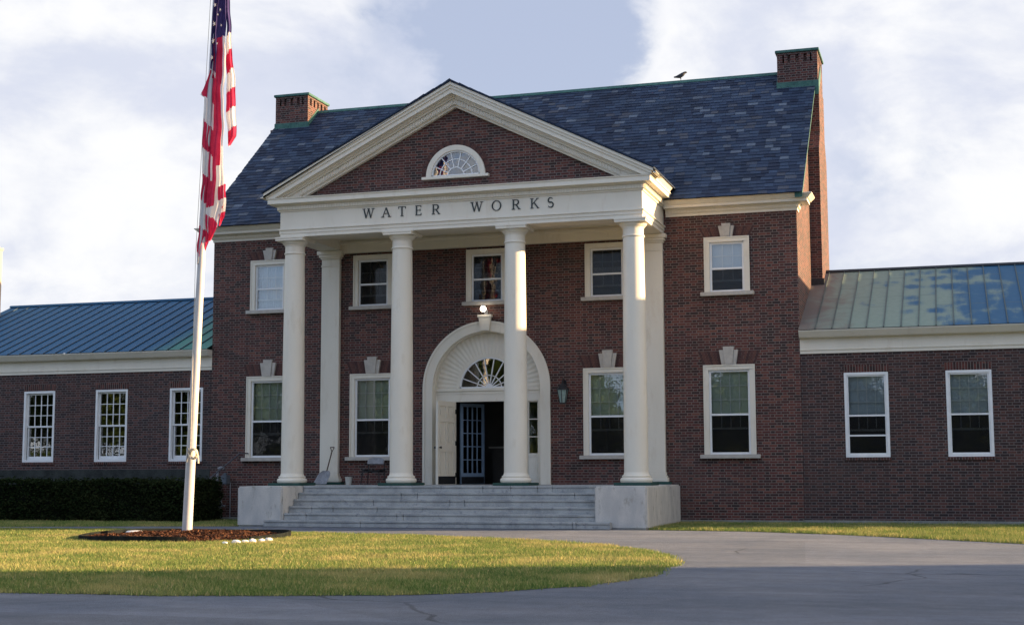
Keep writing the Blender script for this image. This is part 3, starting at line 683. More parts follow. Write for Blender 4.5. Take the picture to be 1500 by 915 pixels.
LX = dict(zip(range(10), [-2.35, -1.86, -1.42, -0.97, -0.50, .61, 1.135, 1.64, 2.13, 2.55]))
LM = {}
for i, chh in enumerate('WATERWORKS'):
    if chh not in LM: LM[chh] = letter(chh).mesh('letter', BRONZE)
    link('letter', LM[chh], ent, (LX[i], EY-.001, 7.865))
# pediment
A = .494; ZT = 11.20
def clipx(z, zc): return (z-zc)/A
def rake(mb, h0, h1, zc, y0, y1, xe=None, mi=0):
    for sg in (-1, 1):
        o = [(0, ZT+h0)]
        x0 = clipx(ZT+h0, zc); x1 = clipx(ZT+h1, zc)
        if xe and x0 > xe: o += [(xe, ZT+h0-A*xe), (xe, zc)]
        else: o += [(x0, zc)]
        o += [(x1, zc), (0, ZT+h1)]
        o = [(sg*x, z) for x, z in o]
        mb.prism(o if sg > 0 else o[::-1], 'y', y0, y1)
mb = MB()
rake(mb, 0, -.075, 8.50, -3.03, -2.30, 5.22); rake(mb, -.075, -.15, 8.50, -2.99, -2.30, 5.17); rake(mb, -.15, -.27, 8.50, -2.955, -2.30, 5.13)
rake(mb, -.27, -.31, 8.505, -2.82, -2.31); rake(mb, -.31, -.36, 8.51, -2.76, -2.31); rake(mb, -.36, -.50, 8.515, -2.70, -2.31); rake(mb, -.50, -.56, 8.52, -2.62, -2.31)
crown = [(.255, 8.492), (.265, 8.53), (.31, 8.58), (.35, 8.63), (.35, 8.665), (.1, 8.70), (.1, 8.492)]
mb.sweep(crown, [(EX, -2.72), (EX, -.45)]); mb.sweep(crown, [(-EX, -.45), (-EX, -2.72)])
ped = mb.build('pediment', CREAM, bld)
for sg in (-1, 1):
    n = 62; d = MB(); xe_ = (ZT-.50-8.56)/A
    q = [(sg*.03, ZT-.39-A*.03), (sg*.03, ZT-.475-A*.03), (sg*xe_, ZT-.475-A*xe_), (sg*xe_, ZT-.39-A*xe_)]; d.prism(q, 'y', -2.713, -2.7005)
    for i in range(n):
        x = .05+i*.074
        if ZT-.50-A*x < 8.56: break
        z0, z1 = ZT-.375-A*x, ZT-.375-A*(x+.04)
        q = [(sg*x, z0), (sg*x, z0-.105), (sg*(x+.04), z1-.105), (sg*(x+.04), z1)]
        d.prism(q, 'y', -2.725, -2.7005)
    d.build('dentils', CREAM, ped)
# tympanum with half-round opening
FX, FZ, FR = -.02, 8.86, .80
mb = MB(); TY = -2.50
def zup(x): return ZT-.53-A*abs(x)
xs = sorted(set([-4.7+9.4*i/40 for i in range(41)]+[FX+FR*math.cos(math.pi*i/24)*.97 for i in range(25)]+[0]))
for a, b in zip(xs[:-1], xs[1:]):
    def zl(x): q = (FR*.97)**2-(x-FX)**2; return FZ+math.sqrt(max(q, 0))
    ins = FX-FR*.97-1e-6 <= a and b <= FX+FR*.97+1e-6
    if ins:
        mb.face([(a, TY, zl(a)), (b, TY, zl(b)), (b, TY, zup(b)), (a, TY, zup(a))]); mb.face([(a, TY, 8.5), (b, TY, 8.5), (b, TY, FZ), (a, TY, FZ)])
    elif zup(a) > 8.5 and zup(b) > 8.5: mb.face([(a, TY, 8.5), (b, TY, 8.5), (b, TY, zup(b)), (a, TY, zup(a))])
tym = mb.build('tympanum', BRICK, bld)
# arched row of bricks round the half window
mb = MB(); n = 44
for i in range(n):
    a0, a1 = math.pi*i/n, math.pi*(i+.84)/n
    q = [(FX+rr*math.cos(t_), FZ+rr*math.sin(t_)) for rr, t_ in ((.81, a0), (.95, a0), (.95, a1), (.81, a1))]
    mb.prism(q, 'y', TY-.006, TY+.03, i*7 % 3)
mb.build('brick_arch', ARCHB, tym)
def halfring(mb, cx, cz, r0, r1, y0, y1, n=36, a0=0, a1=math.pi):
    A0 = arc(cx, cz, r0, a0, a1, n); A1 = arc(cx, cz, r1, a0, a1, n)
    for i in range(n): mb.prism([A0[i], A1[i], A1[i+1], A0[i+1]], 'y', y0, y1)
def spokes(mb, cx, cz, ra, rb, n, w, y0, y1):
    for i in range(1, n):
        a = math.pi*i/n; c, s = math.cos(a), math.sin(a); px, pz = -s*w/2, c*w/2
        mb.prism([(cx+c*ra+px, cz+s*ra+pz), (cx+c*ra-px, cz+s*ra-pz), (cx+c*rb-px, cz+s*rb-pz), (cx+c*rb+px, cz+s*rb+pz)], 'y', y0, y1)
mb = MB(); halfring(mb, FX, FZ, .665, .80, TY-.07, TY+.06); mb.box(FX-.9, FX+.9, TY-.12, TY+.06, FZ-.065, FZ)
lw = mb.build('lunette_window', CREAM, bld)
mb = MB(); halfring(mb, FX, FZ, .625, .664, TY-.03, TY+.05); halfring(mb, FX, FZ, .43, .452, TY-.012, TY+.03); halfring(mb, FX, FZ, .215, .24, TY-.012, TY+.03)
mb.box(FX-.664, FX+.664, TY-.03, TY+.05, FZ+.001, FZ+.04); spokes(mb, FX, FZ, .24, .625, 7, .024, TY-.015, TY+.03); mb.build('muntins', WHITE, lw)
mb = MB(); mb.prism(arc(FX, FZ, .64, 0, math.pi, 36), 'y', TY+.008, TY+.012); mb.build('glass_pane', GLASS, lw)
mb = MB(); mb.box(-.8, .8, TY+.22, TY+.26, 8.52, 9.8); mb.build('sky_reflection_panel', mottled('reflected_sky_blue', (.07, .12, .26), (.10, .16, .32), 3, .7), lw); MB().box(FX-.60, FX-.5, TY+.1, TY+.13, FZ, FZ+.25).build('paper', FWHITE, lw)  # blue panel behind the glass paints in the reflected sky
# portico roof
mb = MB(); RE = 5.24
for sg in (-1, 1):
    q = [(0, -3.06), (0, 3.0), (RE, 0.3), (RE, -3.06)]
    top = [(sg*x, y, ZT+.045-A*x) for x, y in q]; bot = [(x, y, z-.04) for x, y, z in top]
    mb.face(top, 0, .4); mb.face(bot[::-1], 0, .4)
    for i in range(4): j = (i+1) % 4; mb.face([top[i], bot[i], bot[j], top[j]], 0, .35)
    # ragged slate butts along the verge
    rr = random.Random(9+sg)
    x = 0
    while x < RE-.1:
        w_ = rr.uniform(.2, .3); z0, z1 = ZT+.047-A*x, ZT+.047-A*(x+w_); l = rr.uniform(.012, .03)
        mb.face([(sg*x, -3.075, z0+l), (sg*x, -2.6, z0+l), (sg*(x+w_), -2.6, z1+.006), (sg*(x+w_), -3.075, z1+.006)], 0, rr.uniform(.1, .8))
        mb.face([(sg*(x+w_), -3.075, z1-.02), (sg*x, -3.075, z0-.02), (sg*x, -3.075, z0+l), (sg*(x+w_), -3.075, z1+.006)], 0, rr.uniform(.1, .8)); x += w_
mb.build('portico_roof', SLATE, bld)
# columns and pilasters
BZ = 1.055
cp_ = [(.05, 0), (.37, 0), (.385, .02), (.392, .055), (.385, .09), (.365, .11), (.345, .115), (.345, .135), (.352, .14), (.352, .165), (.32, .175), (.305, .20), (.294, .25)]
sh = []
H0, H1 = .25, 5.98
for i in range(15):
    t_ = i/14; sh.append((.294-.036*t_**1.7, H0+(H1-H0)*t_))
cap = [(.258, 5.98), (.275, 5.985), (.285, 6.005), (.275, 6.03), (.258, 6.035), (.258, 6.20), (.272, 6.205), (.272, 6.225), (.29, 6.24), (.325, 6.28), (.345, 6.315), (.35, 6.325), (.05, 6.325)]
shaft_m = MB().lathe(sh, n=48).mesh('column', CREAM, True)
base_m = MB().lathe(cp_, n=48).mesh('base', CREAM, True)
c = MB().lathe(cap, n=48); c.box(-.39, .39, -.39, .39, 6.327, 6.385); c.box(-.405, .405, -.405, .405, 6.385, 6.423)
cap_m = c.mesh('capital', CREAM, True)
pl_m = MB().box(-.46, .46, -.46, .46, -.069, -.001).mesh('plinth', GREEN, bevel=.006)
for i in range(4):
    o = link('column', shaft_m, bld, ((i-1.5)*S3, -2.404, BZ))
    for nme, me in (('base', base_m), ('capital', cap_m), ('plinth', pl_m)): link(nme, me, o)
for sg in (-1, 1):
    x = sg*1.5*S3
    b = MB().box(-.27, .27, -.13, .0, .25, 5.98)
    pi = b.build('pilaster', CREAM, bld, (x, -.003, BZ), bevel=.004)
    b = MB(); b.box(-.345, .345, -.20, 0, 0, .11); b.box(-.315, .315, -.17, 0, .11, .165); b.box(-.29, .29, -.15, 0, .165, .249); b.build('base', CREAM, pi, bevel=.012)
    b = MB(); b.box(-.285, .285, -.145, 0, 5.981, 6.03); b.box(-.27, .27, -.13, 0, 6.03, 6.2); b.box(-.30, .30, -.165, 0, 6.2, 6.25); b.box(-.335, .335, -.2, 0, 6.25, 6.32); b.box(-.38, .38, -.235, 0, 6.32, 6.42); b.build('capital', CREAM, pi, bevel=.008)
    MB().box(-.42, .42, -.27, 0, -.069, -.001).build('plinth', GREEN, pi, bevel=.005)
# windows of the main block
for x, _ in LW: window('lower', x, 1.74, bld, ('casing', 'sill', 'glass_pane', 'insect_and_dimming_screen', 'muntins', 'blind_and_reflection', 'keystone', 'jack_arch', 'jack_arch2'))
window('upper', -6.51, 5.90, bld, ('casing', 'sill', 'glass_pane', 'muntins', 'curtain', 'keystone', 'jack_arch', 'jack_arch2'))
window('upper', 6.51, 5.90, bld, ('casing', 'sill', 'glass_pane', 'insect_and_dimming_screen', 'muntins', 'pale_blind_reflection', 'keystone', 'jack_arch', 'jack_arch2'))
for x in (-3.33, 0, 3.33): window('upper', x, 5.90, bld, ('casing', 'sill', 'glass_pane', 'insect_and_dimming_screen', 'muntins', 'half_blind', 'upper_dimmer') if x > -1 else ('casing', 'sill', 'glass_pane', 'insect_and_dimming_screen', 'muntins', 'upper_dimmer'))
# entrance -------------------------------------------------------
TZ = .985
mb = MB(); halfring(mb, XC, ZS, 1.52, 1.79, -.07, .03, 44); halfring(mb, XC, ZS, 1.50, 1.54, .03, .30, 44); halfring(mb, XC, ZS, 1.74, 1.80, -.09, -.0705, 44)
for sg in (-1, 1):
    a, b = sorted((XC+sg*1.52, XC+sg*1.79)); mb.box(a, b, -.07, .03, TZ, ZS)
    a, b = sorted((XC+sg*1.50, XC+sg*1.54)); mb.box(a, b, .03, .30, TZ, ZS)
    a, b = sorted((XC+sg*1.74, XC+sg*1.80)); mb.box(a, b, -.09, -.0705, TZ, ZS)
ar = mb.build('arch_surround', CREAM, bld)
k = MB(); k.prism([(-.13, 0), (.13, 0), (.175, .36), (-.175, .36)], 'y', -.16, -.0705); k.box(-.2, .2, -.18, -.03, .36, .43); k.build('keystone', CREAM, ar, (XC, 0, 5.10), bevel=.008)
mb = MB(); n = 33
for i in range(n):    # fluted sunburst
    a0, a1, a2 = math.pi*i/n, math.pi*(i+.5)/n, math.pi*(i+1)/n
    def Q(a, rr, y): return (XC+rr*math.cos(a), y, ZS+rr*math.sin(a))
    mb.face([Q(a0, .92, .26), Q(a1, .92, .252), Q(a1, 1.51, .243), Q(a0, 1.51, .262)]); mb.face([Q(a1, .92, .252), Q(a2, .92, .26), Q(a2, 1.51, .262), Q(a1, 1.51, .243)])
halfring(mb, XC, ZS, .84, .93, .20, .30, 36); mb.build('sunburst_panel', CREAM, ar)
mb = MB(); mb.box(XC-1.5, XC+1.5, .16, .32, 3.21, 3.50); mb.box(XC-1.5, XC+1.5, .12, .32, 3.50, 3.57); mb.box(XC-1.5, XC+1.5, .145, .16, 3.42, 3.46); mb.build('lintel', CREAM, ar)
for sg in (-1, 1):
    mb = MB()
    for a, b in ((.97, 1.10), (1.40, 1.50)):
        p, q = sorted((XC+sg*a, XC+sg*b)); mb.box(p, q, .17, .32, TZ, 3.21)
    p, q = sorted((XC+sg*1.10, XC+sg*1.40)); mb.box(p, q, .20, .30, TZ, 1.72); mb.box(p+.04, q-.04, .19, .20, TZ+.12, 1.62); mb.box(p, q, .18, .30, 1.72, 1.78)
    mb.build('side_panel', CREAM, ar)
mb = MB(); halfring(mb, XC, ZS, .80, .845, .215, .29); halfring(mb, XC, ZS, .34, .362, .235, .265); mb.box(XC-.84, XC+.84, .215, .29, ZS+.001, ZS+.045); spokes(mb, XC, ZS, .10, .80, 9, .024, .235, .265)
mb.prism(arc(XC, ZS+.02, .10, 0, math.pi, 12), 'y', .225, .27); fa = mb.build('fanlight', WHITE, bld)
mb = MB(); mb.prism(arc(XC, ZS+.02, .82, 0, math.pi, 36), 'y', .268, .272); mb.build('glass_pane', GLASS, fa)
for sg in (-1, 1):
    p, q = sorted((XC+sg*1.10, XC+sg*1.40)); mb = MB(); frame_rect(mb, p+.001, q-.001, 1.781, 3.209, .03, .21, .26)
    for z in (2.25, 2.72): mb.box(p+.03, q-.03, .212, .258, z-.012, z+.012)
    sl = mb.build('sidelight', CREAM, bld); MB().box(p+.03, q-.03, .238, .242, 1.81, 3.18).build('glass_pane', GLASS, sl)
def door(angle, hx, hy, sg):
    w, h, t = .96, 2.215, .07
    m = MB(); xs_ = [0, .11, .43, .53, .85, .96]; zs_ = [0, .24, .86, 1.06, 1.66, 1.78, 2.08, h]
    for i in range(5):
        for j in range(7):
            panel = i in (1, 3) and j in (1, 3, 5); yy = .028 if panel else 0
            m.box(xs_[i], xs_[i+1], -t/2+yy, t/2-yy, zs_[j], zs_[j+1])
            if panel: m.box(xs_[i]+.06, xs_[i+1]-.06, -t/2+.010, t/2-.010, zs_[j]+.055, zs_[j+1]-.055)
    o = m.build('door', CREAM, bld, (hx, hy, TZ+.005)); o.rotation_euler.z = angle
    kp = MB().box(.02, w-.02, -t/2-.004, t/2+.004, .01, .22); kp.build('kick_plate', IRON, o)
    kb = MB()
    for s_ in (-1, 1): kb.lathe([(.012, 0), (.012, .03), (.03, .045), (.03, .07), (.01, .08)], n=12)
    kb.v = [(.90+x, (-(z)-t/2) if i < len(kb.v)//2 else (z+t/2), .98+y) for i, (x, y, z) in enumerate(kb.v)]
    kb.build('knob', IRON, o)
    for z in (.25, 1.1, 1.95): MB().box(-.02, .03, -t/2-.008, t/2+.008, z-.06, z+.06).build('hinge', IRON, o)
    return o
door(R(180+80), XC-.95, .13, 1); door(R(82), XC+.94, .36, 1)
# glazed inner door, blue grey, folded back inside
m = MB(); w, h = .95, 2.2; frame_rect(m, 0, w, 0, h, .09, -.022, .022); m.box(.09, w-.09, -.022, .022, .09, .3)
for i in range(1, 4): x = .09+(w-.18)*i/4; m.box(x-.014, x+.014, -.018, .018, .3, h-.09)
for i in range(1, 5): z = .3+(h-.39)*i/5; m.box(.09, w-.09, -.016, .016, z-.012, z+.012)
idr = m.build('inner_door', BLUEDOOR, bld, (XC-.93, .55, TZ+.005)); idr.rotation_euler.z = R(66)
MB().box(.09, w-.09, -.003, .003, .3, h-.09).build('glass_pane', GLASS, idr); MB().box(.02, w-.02, -.026, .026, .01, .2).build('kick_plate', IRON, idr)
# interior: floors, back partition, hall side walls and a counter
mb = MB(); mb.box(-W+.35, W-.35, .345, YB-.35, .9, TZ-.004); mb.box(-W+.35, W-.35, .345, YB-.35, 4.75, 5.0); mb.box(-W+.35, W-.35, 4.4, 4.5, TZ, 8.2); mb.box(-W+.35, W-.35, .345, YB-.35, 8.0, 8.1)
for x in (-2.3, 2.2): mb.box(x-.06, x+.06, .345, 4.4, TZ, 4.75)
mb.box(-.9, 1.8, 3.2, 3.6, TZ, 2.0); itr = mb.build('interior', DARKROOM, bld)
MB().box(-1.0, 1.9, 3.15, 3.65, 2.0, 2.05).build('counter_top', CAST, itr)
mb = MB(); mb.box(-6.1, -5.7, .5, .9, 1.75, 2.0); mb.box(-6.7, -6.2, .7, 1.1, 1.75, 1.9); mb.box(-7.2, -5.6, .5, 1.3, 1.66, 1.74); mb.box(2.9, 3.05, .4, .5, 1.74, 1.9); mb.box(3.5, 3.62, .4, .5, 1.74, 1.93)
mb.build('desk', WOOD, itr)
# base course
mb = MB(); mb.box(5.21, W+.05, -.05, -.001, 0, .09); mb.box(-W-.05, -5.21, -.05, -.001, 0, .09); mb.box(W+.001, W+.05, -.0005, .2, 0, .09); mb.build('base_course', WTAB, bld)

# ------------------------------------------------------------------ wings
def wing(sg):
    x0, x1 = (W+.001, 18.69) if sg > 0 else (-18.69, -W-.001)
    o = thing('brick_wing', 'low brick wing at the right with patinated green and blue metal roof' if sg > 0 else 'low brick wing at the left behind the hedge with blue standing seam roof', 'building wing', ((x0+x1)/2, 0, 0))
    cx = (x0+x1)/2
    wx = [9.905, 12.34, 14.78, 17.2] if sg > 0 else [-9.13, -11.59, -14.05, -16.5]
    z0 = 1.65
    hs = [(x-.535-cx, x+.535-cx, z0, z0+2.10) for x in wx]
    m = MB(); WY = .03
    wall_front(m, x0-cx, x1-cx, 0, 4.75, hs, WY, .3); m.box(x0-cx, x1-cx, 9.2, 9.5, 0, 4.75)
    ex = (x1-cx-.3, x1-cx) if sg > 0 else (x0-cx, x0-cx+.3)
    m.prism([(WY+.3, 0), (9.2, 0), (9.2, 4.75), (4.8, 6.8), (WY+.3, 4.75)], 'x', *ex)
    m.build('wall', WBRICK, o)
    for i, x in enumerate(wx):
        if sg < 0: window('wing_sash', x-cx, z0, o, ('glass_pane', 'muntins', 'soldier_course', 'sill'), y=WY)
        else: window('wing_storm_rail' if i == 0 else 'wing_storm', x-cx, z0, o, ('glass_pane', 'insect_and_dimming_screen', 'muntins', 'blind_and_reflection', 'soldier_course', 'sill'), y=WY)
    # frieze and gutter
    prof = [(.03, 4.25), (.03, 4.33), (.055, 4.335), (.055, 4.36), (.04, 4.37), (.04, 4.62), (.07, 4.63), (.22, 4.64), (.24, 4.66), (.30, 4.74), (.34, 4.79), (.34, 4.82), (-.1, 4.82), (-.1, 4.25)]
    m = MB(); m.sweep(prof, [(x0-cx, WY), (x1-cx, WY)]); m.build('frieze', CREAM, o)
    # standing seam roof
    e, g = (-.34, 4.83), (4.8, 6.95); m = MB(); L = x1-x0; n = int(L/.415); rr = random.Random(5)
    nn = Vector((-(g[1]-e[1]), g[0]-e[0])).normalized()
    for i in range(n):
        a, b = x0-cx+L*i/n, x0-cx+L*(i+1)/n
        cuts = sorted([0, 1, .33+.17*(i % 2), .66+.17*(i % 2)])
        for c0, c1 in zip(cuts[:-1], cuts[1:]):
            def P(x, t_): return (x, e[0]+(g[0]-e[0])*t_, e[1]+(g[1]-e[1])*t_)
            m.face([P(a, c0), P(b, c0), P(b, c1-.004), P(a, c1-.004)], 0, rr.random()); m.face([P(a, c1-.004), P(b, c1-.004), P(b, c1), P(a, c1)], 1, .2)
        q0, q1 = Vector((e[0], e[1])), Vector((g[0], g[1])); h_ = nn*.028
        if i:
            for sx in (-.011, .011): m.face([(a+sx, q0.x, q0.y), (a+sx, q1.x, q1.y), (a+sx, q1.x+h_.x, q1.y+h_.y), (a+sx, q0.x+h_.x, q0.y+h_.y)], 1, .2)
            m.face([(a-.011, q0.x+h_.x, q0.y+h_.y), (a+.011, q0.x+h_.x, q0.y+h_.y), (a+.011, q1.x+h_.x, q1.y+h_.y), (a-.011, q1.x+h_.x, q1.y+h_.y)], 1, .3)
            m.face([(a-.011, q0.x, q0.y), (a+.011, q0.x, q0.y), (a+.011, q0.x+h_.x, q0.y+h_.y), (a-.011, q0.x+h_.x, q0.y+h_.y)], 1, .2)
    m.face([(x0-cx, g[0], g[1]), (x1-cx, g[0], g[1]), (x1-cx, 9.9, 4.83), (x0-cx, 9.9, 4.83)], 0, .5)
    ro = m.build('roof', [ROOF_R, SEAM_R] if sg > 0 else [ROOF_L, SEAM_L], o)
    MB().prism([(4.68, 6.93), (4.92, 6.93), (4.86, 7.0), (4.74, 7.0)], 'x', x0-cx+(.32 if sg > 0 else 0), x1-cx-(0 if sg > 0 else .32)).build('ridge_cap', IRON if sg > 0 else ROOF_L, ro)
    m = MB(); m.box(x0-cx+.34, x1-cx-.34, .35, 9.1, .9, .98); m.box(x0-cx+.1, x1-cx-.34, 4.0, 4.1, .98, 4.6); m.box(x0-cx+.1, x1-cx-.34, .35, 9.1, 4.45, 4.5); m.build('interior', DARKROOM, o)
    m = MB(); m.box(x0-cx, x1-cx, WY-.05, WY-.001, 0, .10 if sg > 0 else 1.42); m.build('base_course', WTAB if sg > 0 else MOSS, o)
    if sg < 0:
        c = MB(); c.box(-18.68-cx, -18.36-cx, 3.2, 3.78, 6.2, 8.75); c.box(-18.72-cx, -18.34-cx, 3.16, 3.82, 8.75, 8.83); c.build('chimney', TERRA, o)
    return o
wing(1); wing(-1)
# added wall out of view, height set to shade the lower columns
pw = thing('shade_wall', 'added unseen brick wall with stone coping beyond the right wing, shading the lower columns', 'wall', (18.92, 4.6, 0))
MB().box(-.22, .22, -4.9, 4.9, 0, 8.30).build('wall', WBRICK, pw)
MB().box(-.28, .28, -4.96, 4.96, 8.30, 8.45).build('coping', CAST, pw, bevel=.02)

# ------------------------------------------------------------------ entrance steps
st = thing('entrance_steps', 'wide grey stone entrance steps between two weathered concrete cheek blocks', 'steps', (0, -3, 0))
def P_(x0, x1, y0, y1, z0, z1, mb): mb.box(x0, x1, y0+3, y1+3, z0, z1)
rz = TZ/6
edges = [-4.40, -4.12, -3.85, -3.58, -3.31, -3.02]
for i in range(6):
    m = MB(); hx = 4.38 if i == 0 else 3.965; yb = edges[i+1]+.04 if i < 5 else -.003
    cuts = [-hx]+sorted(random.uniform(-hx+.6, hx-.6) for _ in range(3 if i < 5 else 4))+[hx]
    for a, b in zip(cuts[:-1], cuts[1:]):
        dz_ = random.uniform(-.003, .003)
        P_(a+.003, b-.003, edges[i], yb if i else -4.0, rz*(i+1)-.055, rz*(i+1)+dz_-(0 if i < 5 else .002), m); P_(a+.002, b-.002, edges[i]+.016, yb if i else -4.0, max(0, rz*i-.02), rz*(i+1)-.056, m)
    m.build('step', STONE, st, bevel=.012)
m = MB(); P_(-3.96, 3.96, -4.05, -.004, 0, .16, m); P_(-3.96, 3.96, -3.2, -.004, .16, .8, m); m.build('core', STONE, st)
for sg in (-1, 1):
    a, b = sorted((sg*3.97, sg*5.2)); m = MB(); P_(a, b, -4.2, -.004, 0, .984, m)
    m.build('cheek_block', CONC, st, bevel=.035)

# ------------------------------------------------------------------ wall lantern and floodlight
ln = thing('wall_lantern', 'black hexagonal lantern with pale green glass on the brick wall right of the arched door', 'lantern', (2.16, 0, 3.1))
m = MB(); n = 6
def hexring(r, z): return [(r*math.cos(math.pi*2*i/n+.52), -.24+r*math.sin(math.pi*2*i/n+.52), z) for i in range(n)]
for i in range(n):
    a0, a1 = hexring(.085, .02)[i], hexring(.15, .36)[i]; m.tube([a0, a1], .010, 5)
m.lathe([(.02, 0), (.1, 0), (.1, .025), (.02, .03)], (0, -.24, -.01), 12); m.lathe([(.02, 0), (.17, 0), (.165, .025), (.09, .12), (.05, .15), (.03, .19), (.035, .21), (.015, .24), (.01, .28)], (0, -.24, .355), 12)
m.tube([(0, -.24, .62), (0, -.2, .66), (0, -.1, .64), (0, -.03, .55)], .012, 6); m.box(-.04, .04, -.03, -.002, .45, .62)
fr = m.build('frame', IRON, ln)
m = MB()
for i in range(n):
    j = (i+1) % n; A0, A1 = hexring(.08, .025), hexring(.142, .352); m.face([A0[i], A0[j], A1[j], A1[i]])
m.build('glass_pane', PALEGLASS, ln)
fl = thing('floodlight', 'small lit round lamp glowing above the arch keystone', 'lamp', (-.03, 0, 5.53))
m = MB(); m.box(-.05, .05, -.03, -.001, .02, .14); m.tube([(0, -.03, .08), (0, -.16, .12), (0, -.24, .13)], .018, 8); m.lathe([(.02, 0), (.04, .0), (.05, .03), (.02, .05)], (0, -.26, .215), 16); m.build('bracket', GREYMETAL, fl)
bm = bmesh.new(); bmesh.ops.create_uvsphere(bm, u_segments=20, v_segments=12, radius=.08); me = bpy.data.meshes.new('bulb'); bm.to_mesh(me); bm.free(); me.materials.append(LAMP)
me.polygons.foreach_set('use_smooth', [True]*len(me.polygons)); link('bulb', me, fl, (0, -.27, .145))

# ------------------------------------------------------------------ things on the terrace
sh_ = thing('shovel', 'grey scoop shovel with a long handle leaning against the left pilaster', 'shovel', (-4.52, -.62, TZ))
m = MB(); m.tube([(0.03, .18, .36), (.13, .30, .92)], .018, 8); m.tube([(.07, .315, 1.02), (.19, .315, 1.02)], .016, 6); m.tube([(.13, .30, .90), (.07, .315, 1.02)], .012, 6); m.tube([(.13, .30, .90), (.19, .315, 1.02)], .012, 6); m.build('handle', WOOD, sh_)
m = MB(); rows = []
for j in range(7):
    t_ = j/6; z = .02+.36*t_; wd = .20*(1-.12*t_) if t_ < .8 else .17*(1-(t_-.8)*2.2)
    rows.append([(-.07+.10*t_+wd*(i/6-.5)*2, .0+.18*t_-.05*(abs(i/6-.5)*2)**2, z) for i in range(7)])
for j in range(6):
    for i in range(6): m.face([rows[j][i], rows[j][i+1], rows[j+1][i+1], rows[j+1][i]])
b = m.build('blade', GREYMETAL, sh_); so = b.modifiers.new('thick', 'SOLIDIFY'); so.thickness = .006
pt = MB(); pt.lathe([(.02, 0), (.075, 0), (.095, .2), (.105, .2), (.105, .215), (.085, .21), (.068, .02), (.02, .02)], n=20)
tag(pt.build('pot', CREAMPOT, None, (-3.70, -.75, TZ), smooth_=True), 'small cream pot on the terrace to the right of the shovel', 'pot')
chh = thing('patio_chair', 'dark metal chair with grey backrest under the window between the left columns', 'chair', (-2.98, -.75, TZ))
def grid(mb, f, n=8, k=4):
    for i in range(n):
        for j in range(k):
            mb.face([f(i/n, j/k), f((i+1)/n, j/k), f((i+1)/n, (j+1)/k), f(i/n, (j+1)/k)])
m = MB(); grid(m, lambda u, v: (-.24+.48*u, .20+.05*(2*u-1)**2*-1+.05*v, .55+(.17-.06*(2*u-1)**4)*v)); bk = m.build('backrest', GREYMETAL, chh); bk.modifiers.new('thick', 'SOLIDIFY').thickness = .03
m = MB(); grid(m, lambda u, v: (-.25+.5*u, -.22+.44*v, .36+.02*(2*u-1)**2)); s_ = m.build('seat', IRON, chh); s_.modifiers.new('thick', 'SOLIDIFY').thickness = .035
for sx in (-1, 1):
    for sy in (-1, 1):
        m = MB().tube([(sx*.23, sy*.19, .36), (sx*.27, sy*.24, .0)], .013, 6); m.build('leg', IRON, chh)
    m = MB().tube([(sx*.23, .2, .36), (sx*.235, .22, .58)], .013, 6); m.build('back_post', IRON, chh)
hs = MB().tube([(-2.28, -.16, 1.83), (-2.42, -.30, 1.86), (-2.54, -.36, 1.78), (-2.57, -.36, 1.55), (-2.55, -.38, 1.3), (-2.48, -.42, 1.08), (-2.36, -.5, 1.0), (-2.0, -.55, 1.0)], .018, 8)
tag(hs.build('hose', IRON, smooth_=True), 'black hose hanging in a curve beside the second column from the left', 'hose')

# ------------------------------------------------------------------ gas meter corner
gm = thing('gas_meter', 'grey gas meter with upright pipe on the brick wall left of the steps', 'gas meter', (-7.8, -.3, 0))
m = MB(); m.tube([(-.10, 0, .65), (-.10, 0, 1.35), (-.07, 0, 1.44), (0, .0, 1.47), (.08, .04, 1.44)], .038, 10); m.tube([(-.1, 0, .7), (-.08, 0, .55)], .03, 8); m.tube([(.2, .2, 1.05), (.2, .2, 0)], .014, 6); m.build('pipe', GREYMETAL, gm, smooth_=True)
m = MB(); m.lathe([(.02, -.10), (.09, -.10), (.12, -.03), (.13, .05), (.10, .14), (.05, .17), (.02, .17)], (-.06, -.02, .42), 16); m.tube([(.02, -.02, .40), (.16, -.02, .40)], .03, 8); m.build('regulator', GREYMETAL, gm, smooth_=True)
m = MB(); m.box(.03, .22, -.06, .16, 1.0, 1.26); m.lathe([(.02, 0), (.07, 0), (.07, .05), (.02, .06)], (.12, .05, 1.26), 14); m.build('meter_body', mottled('meter_grey', (.07, .09, .11), (.12, .14, .16), 8, .5), gm, bevel=.02)
cw_ = MB(); cw_.box(-8.55, -7.98, -1.0, -.06, 0, .88); cw_.box(-8.60, -7.93, -1.05, -.06, .88, .95)
tag(cw_.build('cellar_wall', mottled('tan_concrete', (.20, .17, .12), (.28, .24, .17), 4, .85), bevel=.015), 'low tan concrete cellar wall at the left corner of the brick building', 'wall')
hr = MB().tube([(-8.25, -.5, 1.0), (-7.13, -.45, 1.86)], .02, 8); hr.tube([(-7.13, -.45, 1.86), (-7.08, -.02, 1.86)], .018, 8); hr.tube([(-8.25, -.5, 1.0), (-8.25, -.5, .95)], .018, 8)
tag(hr.build('handrail', mottled('dull_steel', (.06, .06, .07), (.10, .10, .115), 9, .6)), 'thin sloping grey handrail above the gas meter on the brick wall', 'handrail')

